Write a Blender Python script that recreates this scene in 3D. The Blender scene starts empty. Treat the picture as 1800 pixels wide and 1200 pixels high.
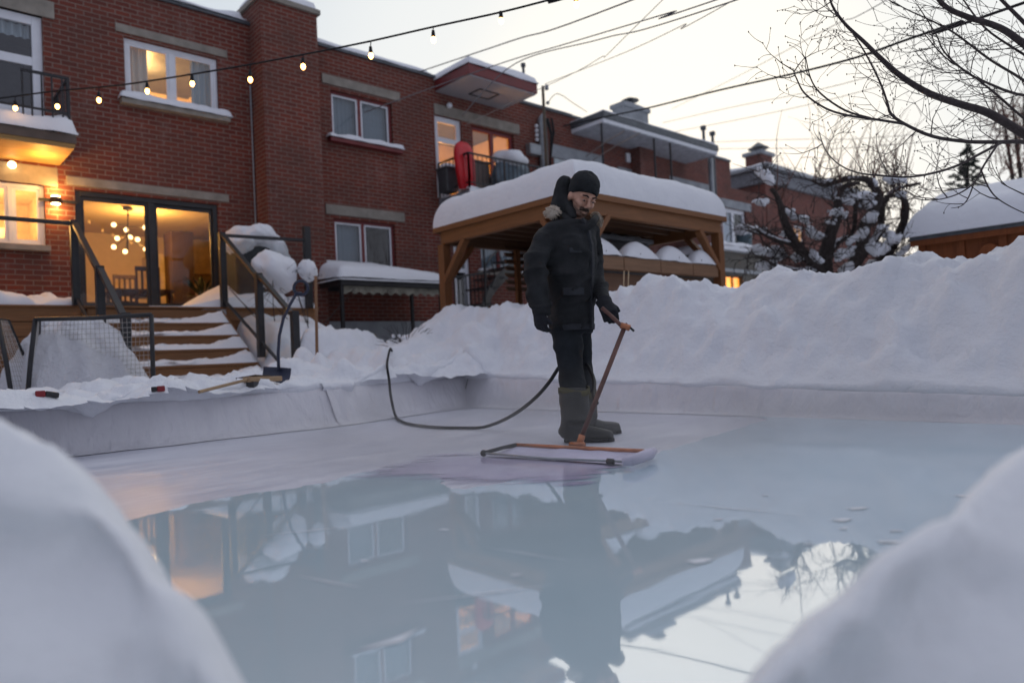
import bpy, bmesh, math, random
from mathutils import Vector, Matrix, noise
random.seed(7)
S = bpy.context.scene
COL = S.collection
PI = math.pi
# ------------------------------------------------------------------ camera model
FPX, CAMH = 1245.6, 0.60
MR = ((0.73681552, -0.67449088, -0.04652899), (-0.02080946, 0.04616307, -0.99871715), (0.67577353, 0.73683853, 0.01997788))
C0 = Vector((0, 0, CAMH))
RT = Vector((0.7376, -0.6752, 0)).normalized()       # picture-right, level
FW = Vector((0.6759, 0.7370, 0)).normalized()        # away from the viewer, level
UP = Vector((0, 0, 1))
def ray(px, py):
    a, b = (px - 900) / FPX, (py - 600) / FPX
    return Vector([MR[0][i] * a + MR[1][i] * b + MR[2][i] for i in range(3)])
def pl(px, py, ax, c):
    d = ray(px, py)
    return C0 + d * ((c - C0[ax]) / d[ax])
def PZ(px, py, z=0.0): return pl(px, py, 2, z)
def PY(px, py, y): return pl(px, py, 1, y)
def PX(px, py, x): return pl(px, py, 0, x)
def PD(px, py, dep): return C0 + ray(px, py) * dep
# ------------------------------------------------------------------ object helpers
def tag(o, label=None, cat=None, group=None, kind=None):
    if label: o['label'] = label
    if cat: o['category'] = cat
    if group: o['group'] = group
    if kind: o['kind'] = kind
    return o
def thing(name, loc, label, cat, group=None):
    o = bpy.data.objects.new(name, None); COL.objects.link(o)
    o.location = loc; o.empty_display_size = .1
    return tag(o, label, cat, group)
def origin_of(o):
    v = Vector((0, 0, 0))
    while o is not None:
        v += Vector(o.location); o = o.parent
    return v
class MB:
    def __init__(self): self.bm = bmesh.new()
    def box(self, x0, x1, y0, y1, z0, z1):
        v = [self.bm.verts.new((x, y, z)) for z in (z0, z1) for y in (y0, y1) for x in (x0, x1)]
        for f in ((0, 2, 3, 1), (4, 5, 7, 6), (0, 1, 5, 4), (2, 6, 7, 3), (0, 4, 6, 2), (1, 3, 7, 5)):
            self.bm.faces.new([v[i] for i in f])
        return self
    def bar(self, a, b, w, h, up=UP):                 # rectangular bar from a to b
        a, b = Vector(a), Vector(b); d = (b - a).normalized()
        s = d.cross(Vector(up))
        if s.length < 1e-4: s = d.cross(Vector((1, 0, 0)))
        s.normalize(); u = s.cross(d).normalized()
        v = []
        for p in (a, b):
            for i, j in ((-1, -1), (1, -1), (1, 1), (-1, 1)):
                v.append(self.bm.verts.new(p + s * (i * w / 2) + u * (j * h / 2)))
        for f in ((3, 2, 1, 0), (4, 5, 6, 7), (0, 1, 5, 4), (1, 2, 6, 5), (2, 3, 7, 6), (3, 0, 4, 7)):
            self.bm.faces.new([v[i] for i in f])
        return self
    def tube(self, pts, rad, n=8, cap=True, sq=None):
        pts = [Vector(p) for p in pts]
        if not hasattr(rad, '__len__'): rad = [rad] * len(pts)
        rings = []; ref = None
        for i, p in enumerate(pts):
            d = (pts[min(i + 1, len(pts) - 1)] - pts[max(i - 1, 0)])
            if d.length < 1e-7: d = Vector((0, 0, 1))
            d.normalize()
            if ref is None:
                ref = d.cross(UP)
                if ref.length < 1e-3: ref = d.cross(Vector((1, 0, 0)))
            ref = (ref - d * ref.dot(d))
            if ref.length < 1e-5: ref = d.orthogonal()
            ref.normalize(); o = d.cross(ref)
            rings.append([self.bm.verts.new(p + (ref * math.cos(2 * PI * k / n) + o * math.sin(2 * PI * k / n)) * rad[i]) for k in range(n)])
        for a, b in zip(rings, rings[1:]):
            for k in range(n):
                self.bm.faces.new((a[k], a[(k + 1) % n], b[(k + 1) % n], b[k]))
        if cap:
            try:
                self.bm.faces.new(rings[0][::-1]); self.bm.faces.new(rings[-1])
            except ValueError: pass
        return self
    def ell(self, c, r, n=12, m=8, rot=None, noise_amp=0, ns=3.0):
        c = Vector(c)
        if not hasattr(r, '__len__'): r = (r, r, r)
        rows = []
        for j in range(m + 1):
            t = PI * j / m; row = []
            for i in range(n):
                a = 2 * PI * i / n
                v = Vector((math.sin(t) * math.cos(a) * r[0], math.sin(t) * math.sin(a) * r[1], math.cos(t) * r[2]))
                if rot: v = rot @ v
                q = c + v
                if noise_amp: q = q + v.normalized() * noise_amp * noise.noise(q * ns)
                row.append(self.bm.verts.new(q))
                if j in (0, m): break
            rows.append(row)
        for j in range(m):
            a, b = rows[j], rows[j + 1]
            for i in range(n):
                k = (i + 1) % n
                if len(a) == 1: self.bm.faces.new((a[0], b[i], b[k]))
                elif len(b) == 1: self.bm.faces.new((a[i], b[0], a[k]))
                else: self.bm.faces.new((a[i], b[i], b[k], a[k]))
        return self
    def loft(self, rings, cap=True):                  # list of closed rings (lists of Vectors)
        rv = [[self.bm.verts.new(p) for p in r] for r in rings]; n = len(rv[0])
        for a, b in zip(rv, rv[1:]):
            for k in range(n): self.bm.faces.new((a[k], a[(k + 1) % n], b[(k + 1) % n], b[k]))
        if cap: self.bm.faces.new(rv[0][::-1]); self.bm.faces.new(rv[-1])
        return self
    def quad(self, *p):
        self.bm.faces.new([self.bm.verts.new(q) for q in p]); return self
    def prism(self, poly, d):                         # polygon extruded by vector d
        d = Vector(d); poly = [Vector(p) for p in poly]
        a = [self.bm.verts.new(p) for p in poly]; b = [self.bm.verts.new(p + d) for p in poly]; n = len(a)
        self.bm.faces.new(a[::-1]); self.bm.faces.new(b)
        for k in range(n): self.bm.faces.new((a[k], a[(k + 1) % n], b[(k + 1) % n], b[k]))
        return self
    def grid(self, us, vs, fn, skip=None):
        rows = [[fn(u, v) for v in vs] for u in us]
        vv = [[self.bm.verts.new(p) if p is not None else None for p in r] for r in rows]
        for i in range(len(us) - 1):
            for j in range(len(vs) - 1):
                q = (vv[i][j], vv[i + 1][j], vv[i + 1][j + 1], vv[i][j + 1])
                if None in q: continue
                self.bm.faces.new(q)
        return self
    def pillow(self, x0, x1, y0, y1, zb, h, r=.12, step=.06, amp=.03, ns=2.5, seed=0.0, over=.0):
        """snow lying on a rectangle: rounded edges, lumpy top, flat bottom; zb may be a function"""
        zf = zb if callable(zb) else (lambda x, y: zb)
        nx = max(4, min(160, int((x1 - x0) / step))); ny = max(4, min(160, int((y1 - y0) / step)))
        us = [x0 + (x1 - x0) * i / nx for i in range(nx + 1)]; vs = [y0 + (y1 - y0) * j / ny for j in range(ny + 1)]
        def top(x, y):
            e = min(x - x0, x1 - x, y - y0, y1 - y)
            k = min(1.0, max(0.0, e / r)); k = math.sqrt(max(0, 1 - (1 - k) ** 2))
            n1 = noise.noise(Vector((x * ns + seed, y * ns, seed * 1.7))) + .5 * noise.noise(Vector((x * ns * 2.3, y * ns * 2.3 + seed, 3.1)))
            hh = max(.012, (h + amp * n1) * (.12 + .88 * k))
            # wavy rim
            ox = oy = 0
            if e < 1e-6:
                w = amp * .8 * noise.noise(Vector((x * ns * 1.5, y * ns * 1.5, seed + 9)))
                ox, oy = w, w
            return Vector((x + ox, y + oy, zf(x, y) + hh))
        vt = [[self.bm.verts.new(top(x, y)) for y in vs] for x in us]
        vb = [[None] * (ny + 1) for _ in us]
        for i in range(nx):
            for j in range(ny): self.bm.faces.new((vt[i][j], vt[i + 1][j], vt[i + 1][j + 1], vt[i][j + 1]))
        rim = [(i, 0) for i in range(nx)] + [(nx, j) for j in range(ny)] + [(i, ny) for i in range(nx, 0, -1)] + [(0, j) for j in range(ny, 0, -1)]
        low = []
        for i, j in rim:
            p = vt[i][j].co
            low.append(self.bm.verts.new((p.x, p.y, zf(us[i], vs[j]))))
        n = len(rim)
        for k in range(n):
            a = rim[k]; b = rim[(k + 1) % n]
            self.bm.faces.new((vt[b[0]][b[1]], vt[a[0]][a[1]], low[k], low[(k + 1) % n]))
        return self
    def build(self, name, m, parent=None, smooth=False, bevel=0, sub=0, remesh=0, dsp=None, wn=False):
        bmesh.ops.recalc_face_normals(self.bm, faces=self.bm.faces[:])
        me = bpy.data.meshes.new(name); o = bpy.data.objects.new(name, me); COL.objects.link(o)
        if parent is not None:
            off = origin_of(parent); o.parent = parent
        else:
            vs = [v.co for v in self.bm.verts]
            off = Vector(((min(v.x for v in vs) + max(v.x for v in vs)) / 2, (min(v.y for v in vs) + max(v.y for v in vs)) / 2, min(v.z for v in vs)))
            o.location = off
        bmesh.ops.translate(self.bm, verts=self.bm.verts[:], vec=-off)
        self.bm.to_mesh(me); self.bm.free()
        if m is not None: me.materials.append(m)
        if remesh:
            mod = o.modifiers.new('r', 'REMESH'); mod.mode = 'VOXEL'; mod.voxel_size = remesh; mod.use_smooth_shade = True
            sm = o.modifiers.new('s', 'SMOOTH'); sm.iterations = 4; sm.factor = .5
            dg = bpy.context.evaluated_depsgraph_get()
            me2 = bpy.data.meshes.new_from_object(o.evaluated_get(dg)); me2.name = name
            o.modifiers.clear(); o.data = me2
            if not me2.materials and m is not None: me2.materials.append(m)
            me = me2; smooth = True
        if dsp:
            for v in me.vertices: v.co = dsp(v.co + off, v.normal) - off
        if bevel:
            mod = o.modifiers.new('b', 'BEVEL'); mod.width = bevel; mod.segments = 2; mod.limit_method = 'ANGLE'; mod.angle_limit = .6
        if sub:
            mod = o.modifiers.new('sd', 'SUBSURF'); mod.levels = sub; mod.render_levels = sub
        if smooth:
            for p in me.polygons: p.use_smooth = True
        return o
# ------------------------------------------------------------------ materials
class NT:
    def __init__(self, name):
        self.m = bpy.data.materials.new(name); self.m.use_nodes = True
        self.t = self.m.node_tree; self.t.nodes.clear()
        self.out = self.n('ShaderNodeOutputMaterial')
    def n(self, typ, **kw):
        nd = self.t.nodes.new(typ)
        for k, v in kw.items():
            if k[0] == '_': nd.inputs[k[1:].replace('_', ' ')].default_value = v
            else: setattr(nd, k, v)
        return nd
    def l(self, a, b): self.t.links.new(a, b)
    def coord(self, scale=(1, 1, 1), which='Object'):
        tc = self.n('ShaderNodeTexCoord'); mp = self.n('ShaderNodeMapping'); mp.inputs['Scale'].default_value = scale
        self.l(tc.outputs[which], mp.inputs['Vector']); return mp.outputs[0]
    def noise(self, vec, scale, detail=4, rough=.55, dist=0):
        nd = self.n('ShaderNodeTexNoise'); nd.inputs['Scale'].default_value = scale; nd.inputs['Detail'].default_value = detail
        nd.inputs['Roughness'].default_value = rough; nd.inputs['Distortion'].default_value = dist
        self.l(vec, nd.inputs['Vector']); return nd.outputs['Fac']
    def ramp(self, fac, stops):
        r = self.n('ShaderNodeValToRGB'); e = r.color_ramp.elements
        while len(e) < len(stops): e.new(.5)
        for q, (p, c) in zip(e, stops): q.position = p; q.color = (*c, 1) if len(c) == 3 else c
        self.l(fac, r.inputs[0]); return r.outputs[0]
    def mix(self, fac, a, b, mode='MIX'):
        x = self.n('ShaderNodeMix', data_type='RGBA', blend_type=mode)
        if isinstance(fac, (int, float)): x.inputs[0].default_value = fac
        else: self.l(fac, x.inputs[0])
        for s, v in ((6, a), (7, b)):
            if isinstance(v, tuple): x.inputs[s].default_value = (*v, 1)
            else: self.l(v, x.inputs[s])
        return x.outputs[2]
    def math(self, op, a, b=0.0):
        x = self.n('ShaderNodeMath', operation=op)
        for i, v in enumerate((a, b)):
            if isinstance(v, (int, float)): x.inputs[i].default_value = v
            else: self.l(v, x.inputs[i])
        return x.outputs[0]
    def bump(self, h, strength, dist=.02, nrm=None):
        b = self.n('ShaderNodeBump'); b.inputs['Strength'].default_value = strength; b.inputs['Distance'].default_value = dist
        self.l(h, b.inputs['Height'])
        if nrm is not None: self.l(nrm, b.inputs['Normal'])
        return b.outputs[0]
    def pbsdf(self, col, rough=.6, metal=0, nrm=None, spec=.5, **kw):
        p = self.n('ShaderNodeBsdfPrincipled')
        if isinstance(col, tuple): p.inputs['Base Color'].default_value = (*col, 1)
        else: self.l(col, p.inputs['Base Color'])
        if isinstance(rough, (int, float)): p.inputs['Roughness'].default_value = rough
        else: self.l(rough, p.inputs['Roughness'])
        p.inputs['Metallic'].default_value = metal; p.inputs['Specular IOR Level'].default_value = spec
        if nrm is not None: self.l(nrm, p.inputs['Normal'])
        for k, v in kw.items(): p.inputs[k.replace('_', ' ')].default_value = v
        return p.outputs[0]
    def done(self, sh): self.l(sh, self.out.inputs['Surface']); return self.m

def m_plain(name, c, rough=.6, metal=0, var=.25, scale=6, bump=.15, bs=40, spec=.5, stretch=(1, 1, 1)):
    t = NT(name); v = t.coord(stretch)
    f = t.noise(v, scale, 5, .6)
    lo = tuple(x * (1 - var) for x in c); hi = tuple(min(1, x * (1 + var)) for x in c)
    col = t.ramp(f, [(.3, lo), (.7, hi)])
    n = t.bump(t.noise(v, bs, 3), bump, .01)
    r = t.math('ADD', t.math('MULTIPLY', f, .25), rough - .12)
    return t.done(t.pbsdf(col, r, metal, n, spec))
def m_brick(name, c1, c2, mort, grime=.7):
    t = NT(name); tc = t.n('ShaderNodeTexCoord'); sp = t.n('ShaderNodeSeparateXYZ'); t.l(tc.outputs['Object'], sp.inputs[0])
    u = t.math('ADD', sp.outputs[0], sp.outputs[1]); cb = t.n('ShaderNodeCombineXYZ'); t.l(u, cb.inputs[0]); t.l(sp.outputs[2], cb.inputs[1])
    ns = t.n('ShaderNodeTexNoise'); ns.inputs['Scale'].default_value = 9; t.l(cb.outputs[0], ns.inputs['Vector'])
    wob = t.n('ShaderNodeVectorMath', operation='MULTIPLY_ADD'); t.l(ns.outputs['Color'], wob.inputs[0]); wob.inputs[1].default_value = (.008, .008, 0); t.l(cb.outputs[0], wob.inputs[2])
    b = t.n('ShaderNodeTexBrick'); t.l(wob.outputs[0], b.inputs['Vector'])
    b.inputs['Scale'].default_value = 1; b.inputs['Brick Width'].default_value = .235; b.inputs['Row Height'].default_value = .082
    b.inputs['Mortar Size'].default_value = .0095; b.inputs['Mortar Smooth'].default_value = .25; b.inputs['Bias'].default_value = -.1
    b.inputs['Color1'].default_value = (*c1, 1); b.inputs['Color2'].default_value = (*c2, 1); b.inputs['Mortar'].default_value = (*mort, 1)
    f = t.noise(tc.outputs['Object'], .9, 6, .65)
    col = t.mix(t.math('MULTIPLY', t.ramp(f, [(.35, (0, 0, 0)), (.75, (1, 1, 1))]), grime), b.outputs['Color'], (.09, .055, .045))
    sf = t.noise(t.coord((1.6, 1.6, .5)), 1.1, 6, .7)
    col = t.mix(t.math('MULTIPLY', t.ramp(sf, [(.56, (0, 0, 0)), (.78, (1, 1, 1))]), .35), col, (.36, .27, .24))
    f2 = t.noise(cb.outputs[0], 30, 3)
    col = t.mix(.35, col, t.mix(f2, (.35, .35, .35), (.75, .7, .68)), 'OVERLAY')
    h = t.math('SUBTRACT', t.math('MULTIPLY', f2, .25), b.outputs['Fac'])
    return t.done(t.pbsdf(col, .88, 0, t.bump(h, .7, .012), .25))
def m_snow(name, c=(.80, .815, .85), fine=.35, lump=.5, dirt=0.0, lscale=3.0):
    t = NT(name); v = t.coord()
    a = t.noise(v, lscale, 6, .6); b = t.noise(v, 26, 5, .65); g = t.noise(v, 160, 2, .6)
    n = t.bump(a, lump, .08); n = t.bump(b, fine, .02, n); n = t.bump(g, fine * .7, .004, n)
    col = t.ramp(a, [(.25, tuple(x * .95 for x in c)), (.75, c)])
    if dirt: col = t.mix(t.math('MULTIPLY', t.ramp(b, [(.5, (0, 0, 0)), (.8, (1, 1, 1))]), dirt), col, (.45, .42, .42))
    return t.done(t.pbsdf(col, .75, 0, n, .3))
def m_wood(name, c, axis=0, dark=.55, planks=0):
    t = NT(name); sc = [14, 14, 14]; sc[axis] = 1.1; v = t.coord(tuple(sc))
    f = t.noise(v, 1.6, 6, .65, .6); k = t.noise(t.coord(), 1.4, 3)
    col = t.ramp(f, [(.25, tuple(x * dark for x in c)), (.7, c)])
    col = t.mix(t.math('MULTIPLY', k, .5), col, tuple(x * .6 for x in c))
    return t.done(t.pbsdf(col, .62, 0, t.bump(f, .4, .006), .35))
def m_emit(name, c, s):
    t = NT(name); e = t.n('ShaderNodeEmission'); e.inputs[0].default_value = (*c, 1); e.inputs[1].default_value = s
    return t.done(e.outputs[0])
def m_glass(name, base=.05, tint=(.95, .97, .97), k=1.5):
    t = NT(name); tr = t.n('ShaderNodeBsdfTransparent'); tr.inputs[0].default_value = (*tint, 1)
    gl = t.n('ShaderNodeBsdfGlossy'); gl.inputs['Roughness'].default_value = .01; gl.inputs[0].default_value = (1, 1, 1, 1)
    t.l(t.bump(t.noise(t.coord(), 1.3, 2), .05, .02), gl.inputs['Normal'])
    fr = t.n('ShaderNodeFresnel'); ge = t.n('ShaderNodeNewGeometry'); t.l(t.math('SUBTRACT', 1.5, t.math('MULTIPLY', ge.outputs['Backfacing'], .8333)), fr.inputs[0])
    fac = t.math('ADD', t.math('MULTIPLY', fr.outputs[0], k), base)
    mx = t.n('ShaderNodeMixShader'); t.l(fac, mx.inputs[0]); t.l(tr.outputs[0], mx.inputs[1]); t.l(gl.outputs[0], mx.inputs[2])
    return t.done(mx.outputs[0])
def m_bulb():
    t = NT('bulb_glass'); e = t.n('ShaderNodeEmission'); e.inputs[0].default_value = (1, .48, .13, 1); e.inputs[1].default_value = 12
    return t.done(e.outputs[0])

BRICK = m_brick('brick_red', (.20, .046, .029), (.135, .034, .025), (.25, .18, .15))
BRICKF = m_brick('brick_far', (.22, .068, .05), (.14, .05, .042), (.22, .16, .14))
SNOW = m_snow('snow'); SNOWB = m_snow('snow_bank', lump=.7, lscale=2.2, fine=.45); SNOWC = m_snow('snow_fresh', fine=.2, lump=.25)
SNOWD = m_snow('snow_rough', (.76, .765, .80), fine=.9, lump=1.0, dirt=.12, lscale=5)
STONE = m_plain('lintel_stone', (.26, .235, .20), .85, var=.25, scale=4, bs=60)
CONC = m_plain('concrete', (.30, .32, .34), .85, var=.25, scale=2.5, bs=50)
WHITE = m_plain('white_vinyl', (.74, .76, .80), .45, var=.05)
BLACK = m_plain('black_metal', (.018, .018, .02), .45, var=.4, spec=.5)
MAROON = m_plain('maroon_paint', (.16, .022, .022), .5, var=.2)
GREY = m_plain('grey_metal', (.30, .32, .34), .45, metal=.4, var=.2)
SOFFIT = m_plain('soffit_grey', (.36, .36, .38), .7, var=.1, stretch=(1, 8, 1))
TIN = m_plain('flashing', (.10, .11, .12), .5, metal=.3, var=.3)
DECK = m_wood('deck_wood', (.27, .125, .05), 0); CEDAR = m_wood('cedar_x', (.27, .115, .043), 0); CEDARY = m_wood('cedar_y', (.27, .115, .043), 1); CEDARZ = m_wood('cedar_z', (.27, .112, .043), 2)
CEDARD = m_wood('cedar_dark', (.20, .105, .06), 0)
PINE = m_wood('soffit_wood', (.55, .33, .12), 0)
SHEDW = m_wood('shed_wood', (.30, .085, .022), 2)
GLASS = m_glass('window_glass'); GLASSR = m_glass('window_glass_bright', .03, (.8, .86, .9), 1.0); GLASSD = m_glass('door_glass', .0)
PANELG = m_glass('railing_glass', .0, (.88, .90, .90), .15)
BULB = m_bulb()
BARK = m_plain('bark', (.045, .034, .030), .9, var=.5, scale=20, bump=.8, bs=60)
BARKN = m_plain('bark_near', (.060, .047, .046), .9, var=.4, scale=20, bump=.6, bs=70)
SHOOT = m_plain('young_shoot', (.13, .055, .04), .8, var=.3)
RUBBER = m_plain('rubber', (.009, .009, .011), .6, var=.3, spec=.25)
COPPER = m_plain('copper_pipe', (.42, .17, .09), .38, metal=.75, var=.35, scale=9)
CURT = m_plain('curtain', (.55, .56, .58), .9, var=.12, scale=3, stretch=(14, 14, .3))
PLASTICR = m_plain('red_plastic', (.55, .012, .02), .35, var=.15)
ROOMW = m_plain('room_wall', (.72, .60, .40), .8, var=.05)
ROOMF = m_wood('room_floor', (.30, .17, .08), 0)
DARKW = m_wood('dark_wood', (.06, .03, .016), 2)

# ------------------------------------------------------------------ camera, world, light
cam = bpy.data.cameras.new('camera'); co = bpy.data.objects.new('camera', cam); COL.objects.link(co); S.camera = co
r, d, f = (Vector(x) for x in MR)
co.matrix_world = Matrix(((r.x, -d.x, -f.x, 0), (r.y, -d.y, -f.y, 0), (r.z, -d.z, -f.z, CAMH), (0, 0, 0, 1)))
cam.sensor_width = 36; cam.lens = FPX / 1800 * 36; cam.clip_start = .05; cam.clip_end = 2000
cam.dof.use_dof = True; cam.dof.focus_distance = 4.75; cam.dof.aperture_fstop = 1.15; cam.dof.aperture_blades = 0

w = bpy.data.worlds.new('World'); S.world = w; w.use_nodes = True; wt = w.node_tree; wt.nodes.clear()
def wn(typ, **kw):
    n = wt.nodes.new(typ)
    for k, v in kw.items(): setattr(n, k, v)
    return n
SUN_AZ = math.radians(56)      # clockwise from +Y
sky = wn('ShaderNodeTexSky', sky_type='NISHITA'); sky.sun_disc = False; sky.sun_elevation = math.radians(2.0); sky.sun_rotation = SUN_AZ
sky.altitude = 50; sky.air_density = 1.0; sky.dust_density = 2.5; sky.ozone_density = 1.5
tcw = wn('ShaderNodeTexCoord'); vm = wn('ShaderNodeVectorMath', operation='NORMALIZE'); wt.links.new(tcw.outputs['Generated'], vm.inputs[0])
dt = wn('ShaderNodeVectorMath', operation='DOT_PRODUCT'); wt.links.new(vm.outputs[0], dt.inputs[0]); dt.inputs[1].default_value = (math.sin(SUN_AZ) * .97, math.cos(SUN_AZ) * .97, .25)
rp = wn('ShaderNodeValToRGB'); rp.color_ramp.interpolation = 'EASE'
el = rp.color_ramp.elements
for q in (.2, .3, .6, .7, .8): el.new(q)
mr = wn('ShaderNodeMapRange'); mr.inputs['From Min'].default_value = -1; mr.inputs['From Max'].default_value = 1; wt.links.new(dt.outputs['Value'], mr.inputs['Value']); wt.links.new(mr.outputs[0], rp.inputs[0])
SKYRAMP = [(.0, (.17, .18, .25)), (.3, (.31, .325, .42)), (.60, (.55, .57, .67)), (.84, (.545, .605, .685)), (.91, (.615, .665, .715)), (.97, (.80, .815, .805)), (1.0, (1.02, .97, .86))]
for q, (p, c) in zip(el, SKYRAMP): q.position = p; q.color = (*c, 1)
ad = wn('ShaderNodeMix', data_type='RGBA', blend_type='ADD'); ad.inputs[0].default_value = 1.0
sc_ = wn('ShaderNodeVectorMath', operation='SCALE'); sc_.inputs['Scale'].default_value = .018; wt.links.new(sky.outputs[0], sc_.inputs[0])
wt.links.new(sc_.outputs[0], ad.inputs[6]); wt.links.new(rp.outputs[0], ad.inputs[7])
bg = wn('ShaderNodeBackground'); bg.inputs[1].default_value = 1.0; wt.links.new(ad.outputs[2], bg.inputs[0])
wo = wn('ShaderNodeOutputWorld'); wt.links.new(bg.outputs[0], wo.inputs[0])
sl = bpy.data.lights.new('sun', 'SUN'); so = bpy.data.objects.new('sun', sl); COL.objects.link(so)
sl.energy = .4; sl.angle = math.radians(120); sl.color = (1, .82, .70)
sd = Vector((math.sin(SUN_AZ) * math.cos(.10), math.cos(SUN_AZ) * math.cos(.10), math.sin(.10)))
so.rotation_euler = sd.to_track_quat('Z', 'Y').to_euler()
def lamp(name, loc, e, col, size=.06, parent=None, typ='POINT'):
    L = bpy.data.lights.new(name, typ); o = bpy.data.objects.new(name, L); COL.objects.link(o)
    L.energy = e; L.color = col
    if typ == 'POINT': L.shadow_soft_size = size
    o.location = Vector(loc)
    if parent is not None: o.location = Vector(loc) - origin_of(parent); o.parent = parent
    return o
S.view_settings.view_transform = 'Standard'; S.view_settings.look = 'None'; S.view_settings.exposure = .13; S.view_settings.gamma = 1
S.render.engine = 'CYCLES'; S.cycles.use_denoising = True; S.cycles.max_bounces = 8; S.cycles.transparent_max_bounces = 24
S.cycles.sample_clamp_indirect = 4; S.cycles.caustics_reflective = False; S.cycles.caustics_refractive = False
# ================================================================== ground, ice, boards, snow
def sstep(t): t = min(1, max(0, t)); return t * t * (3 - 2 * t)
def fbm(p, oct=4, lac=2.1, gain=.5):
    s, a = 0, 1
    for _ in range(oct): s += a * noise.noise(p); p = p * lac; a *= gain
    return s
tag(MB().quad((-300, -300, -.06), (300, -300, -.06), (300, 300, -.06), (-300, 300, -.06)).build('ground', SNOW), 'snow covered ground', 'ground', kind='structure')
CORNER = Vector((5.56, 6.96, 0)); LJ = Vector((3.43, 6.38, 0)); LE = Vector((-2.5, 6.31, 0)); RE = Vector((5.65, -2.5, 0))
BT = .365                                              # top of the boards above the ice
def bth(x, y): return BT if x < 4.6 else max(.10, BT - .0335 * max(0, 6.9 - y))   # the board top sinks into the snow towards the near end
def in_board(x, y):                                    # signed distance outside the two boards (negative: over the ice)
    def sd(a, b, x, y):
        ux, uy = b.x - a.x, b.y - a.y; L = math.hypot(ux, uy)
        return ((x - a.x) * -uy + (y - a.y) * ux) / L
    dr = -sd(RE, CORNER, x, y)
    dl = max(-sd(CORNER, LJ, x, y), -99); d2 = -sd(LJ, LE, x, y)
    return max(dr, max(dl, d2) if x < 5.56 else max(dl, d2))
ctrl = []
for px, py in ((1030, 524), (1060, 519), (1100, 505), (1150, 495), (1180, 497), (1210, 503), (1250, 500), (1290, 503), (1330, 490), (1390, 481), (1440, 487), (1456, 492), (1500, 477), (1560, 460),
               (1605, 456), (1650, 459), (1665, 444), (1690, 452), (1740, 444), (1800, 428), (1900, 420), (2100, 400)):
    p = PX(px, py, 6.45); ctrl.append(p); ctrl.append(p + Vector((1.1, 0, -.12)))
for px, py in ((800, 548), (830, 545), (860, 545), (890, 541), (925, 536), (960, 532)):
    p = PX(px, py, 6.5); ctrl.append(p); ctrl.append(p + Vector((1.0, .3, -.1)))
for px, py, y in ((770, 568, 8.2), (740, 588, 8.1), (718, 602, 8.1), (690, 612, 8.2), (655, 624, 8.3), (630, 615, 8.5), (606, 606, 8.8), (595, 588, 9.3), (570, 578, 9.5), (540, 580, 9.3), (530, 600, 8.8), (560, 620, 8.2), (500, 640, 7.9), (480, 660, 7.6)):
    ctrl.append(PY(px, py, y))
for x, y, z in ((6.2, 9.9, .35), (7.5, 10.2, .25), (7.0, 12, .15), (8.5, 12, .15), (5.6, 10.6, 1.0), (5.2, 11.5, 1.25), (8.5, 8, .95), (9.5, 9, .9), (11, 11, .8), (12, 6, 1.0), (13, 12, .9), (11, 1, 1.1), (14, -2, 1.1), (16, 12, .9), (12, -3, 1.2),
                (0, 6.7, .40), (1.2, 6.7, .40), (2.5, 6.75, .42), (3.5, 6.9, .42), (-1, 6.7, .42), (-2, 9, .5), (0, 9, .42), (1.5, 8.5, .40), (3, 8.4, .42), (4, 8.2, .45), (3, 7.5, .42), (4.4, 7.2, .43), *[(xx, yy, zz) for xx in (2.2, 2.8, 3.4, 4.0, 4.4) for yy, zz in ((7.7, .42), (8.3, .40), (8.9, .38), (9.5, .34), (10.2, .25))], (4.9, 7.2, .50), (5.4, 7.4, .62), (1, 11, .3), (3, 11, .3), (-2, 12, .5),
                (6.2, -2, 1.3), (6.5, -2.4, 1.3), (6.2, 7.6, .95), (5.9, 7.9, .80)):
    ctrl.append(Vector((x, y, z)))
def terrain(x, y):
    sw = sz = 0.0
    for c in ctrl:
        q = (c.x - x) ** 2 + (c.y - y) ** 2 + .015
        k = 1 / (q * q); sw += k; sz += k * c.z
    z = sz / sw
    d = in_board(x, y)
    b_ = bth(x, y) + .02; z = b_ + (z - b_) * sstep((d - .02) / .95) ** .8
    k = sstep((d - .03) / .22)
    p = Vector((x, y, 0))
    rm = sstep((y - 6.2) / -1.5) * .6 + .4
    z += k * (.115 * fbm(p * 1.3 + Vector((4, 2, 0)), 3) * rm + .065 * fbm(p * 3.7, 4) + .030 * fbm(p * 11, 3))
    # chunky lumps and old footprints
    z += k * .07 * max(0, noise.noise(p * 2.1 + Vector((9, 1, 3))) - .15) * 2 + k * .035 * max(0, noise.noise(p * 7 + Vector((1, 8, 3))) - .2) * 2
    d1_ = noise.voronoi(p * 2.6 + Vector((3, 1, 0)))[0]; d2_ = noise.voronoi(p * 6.5 + Vector((1, 5, 0)))[0]
    z += k * (.11 * min(.45, d1_[1] - d1_[0]) * max(0, .4 + noise.noise(p * 1.1)) + .055 * min(.5, d2_[1] - d2_[0]) * max(0, .5 + noise.noise(p * 1.9 + Vector((7, 7, 7)))))
    if x < 5 and y < 8.6: z += .16 * k * max(0, noise.noise(p * 2.4 + Vector((5, 5, 1))) + .15) * sstep((8.6 - y) / .6)
    z -= k * (.09 * max(0, noise.noise(p * 3.3 + Vector((2, 7, 5))) - .4) * 3 + .10 * max(0, noise.noise(p * 2.0 + Vector((8, 3, 1))) - .3) * 2)
    return z
def frange(a, b, s): return [a + s * i for i in range(int((b - a) / s) + 1)]
def terr_v(x, y):
    d = in_board(x, y)
    if d < .10: return None
    return Vector((x, y, terrain(x, y)))
xs = frange(-2.6, 5.3, .05) + frange(5.33, 7.2, .03) + frange(7.25, 8, .07) + frange(8.1, 16, .2)
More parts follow.
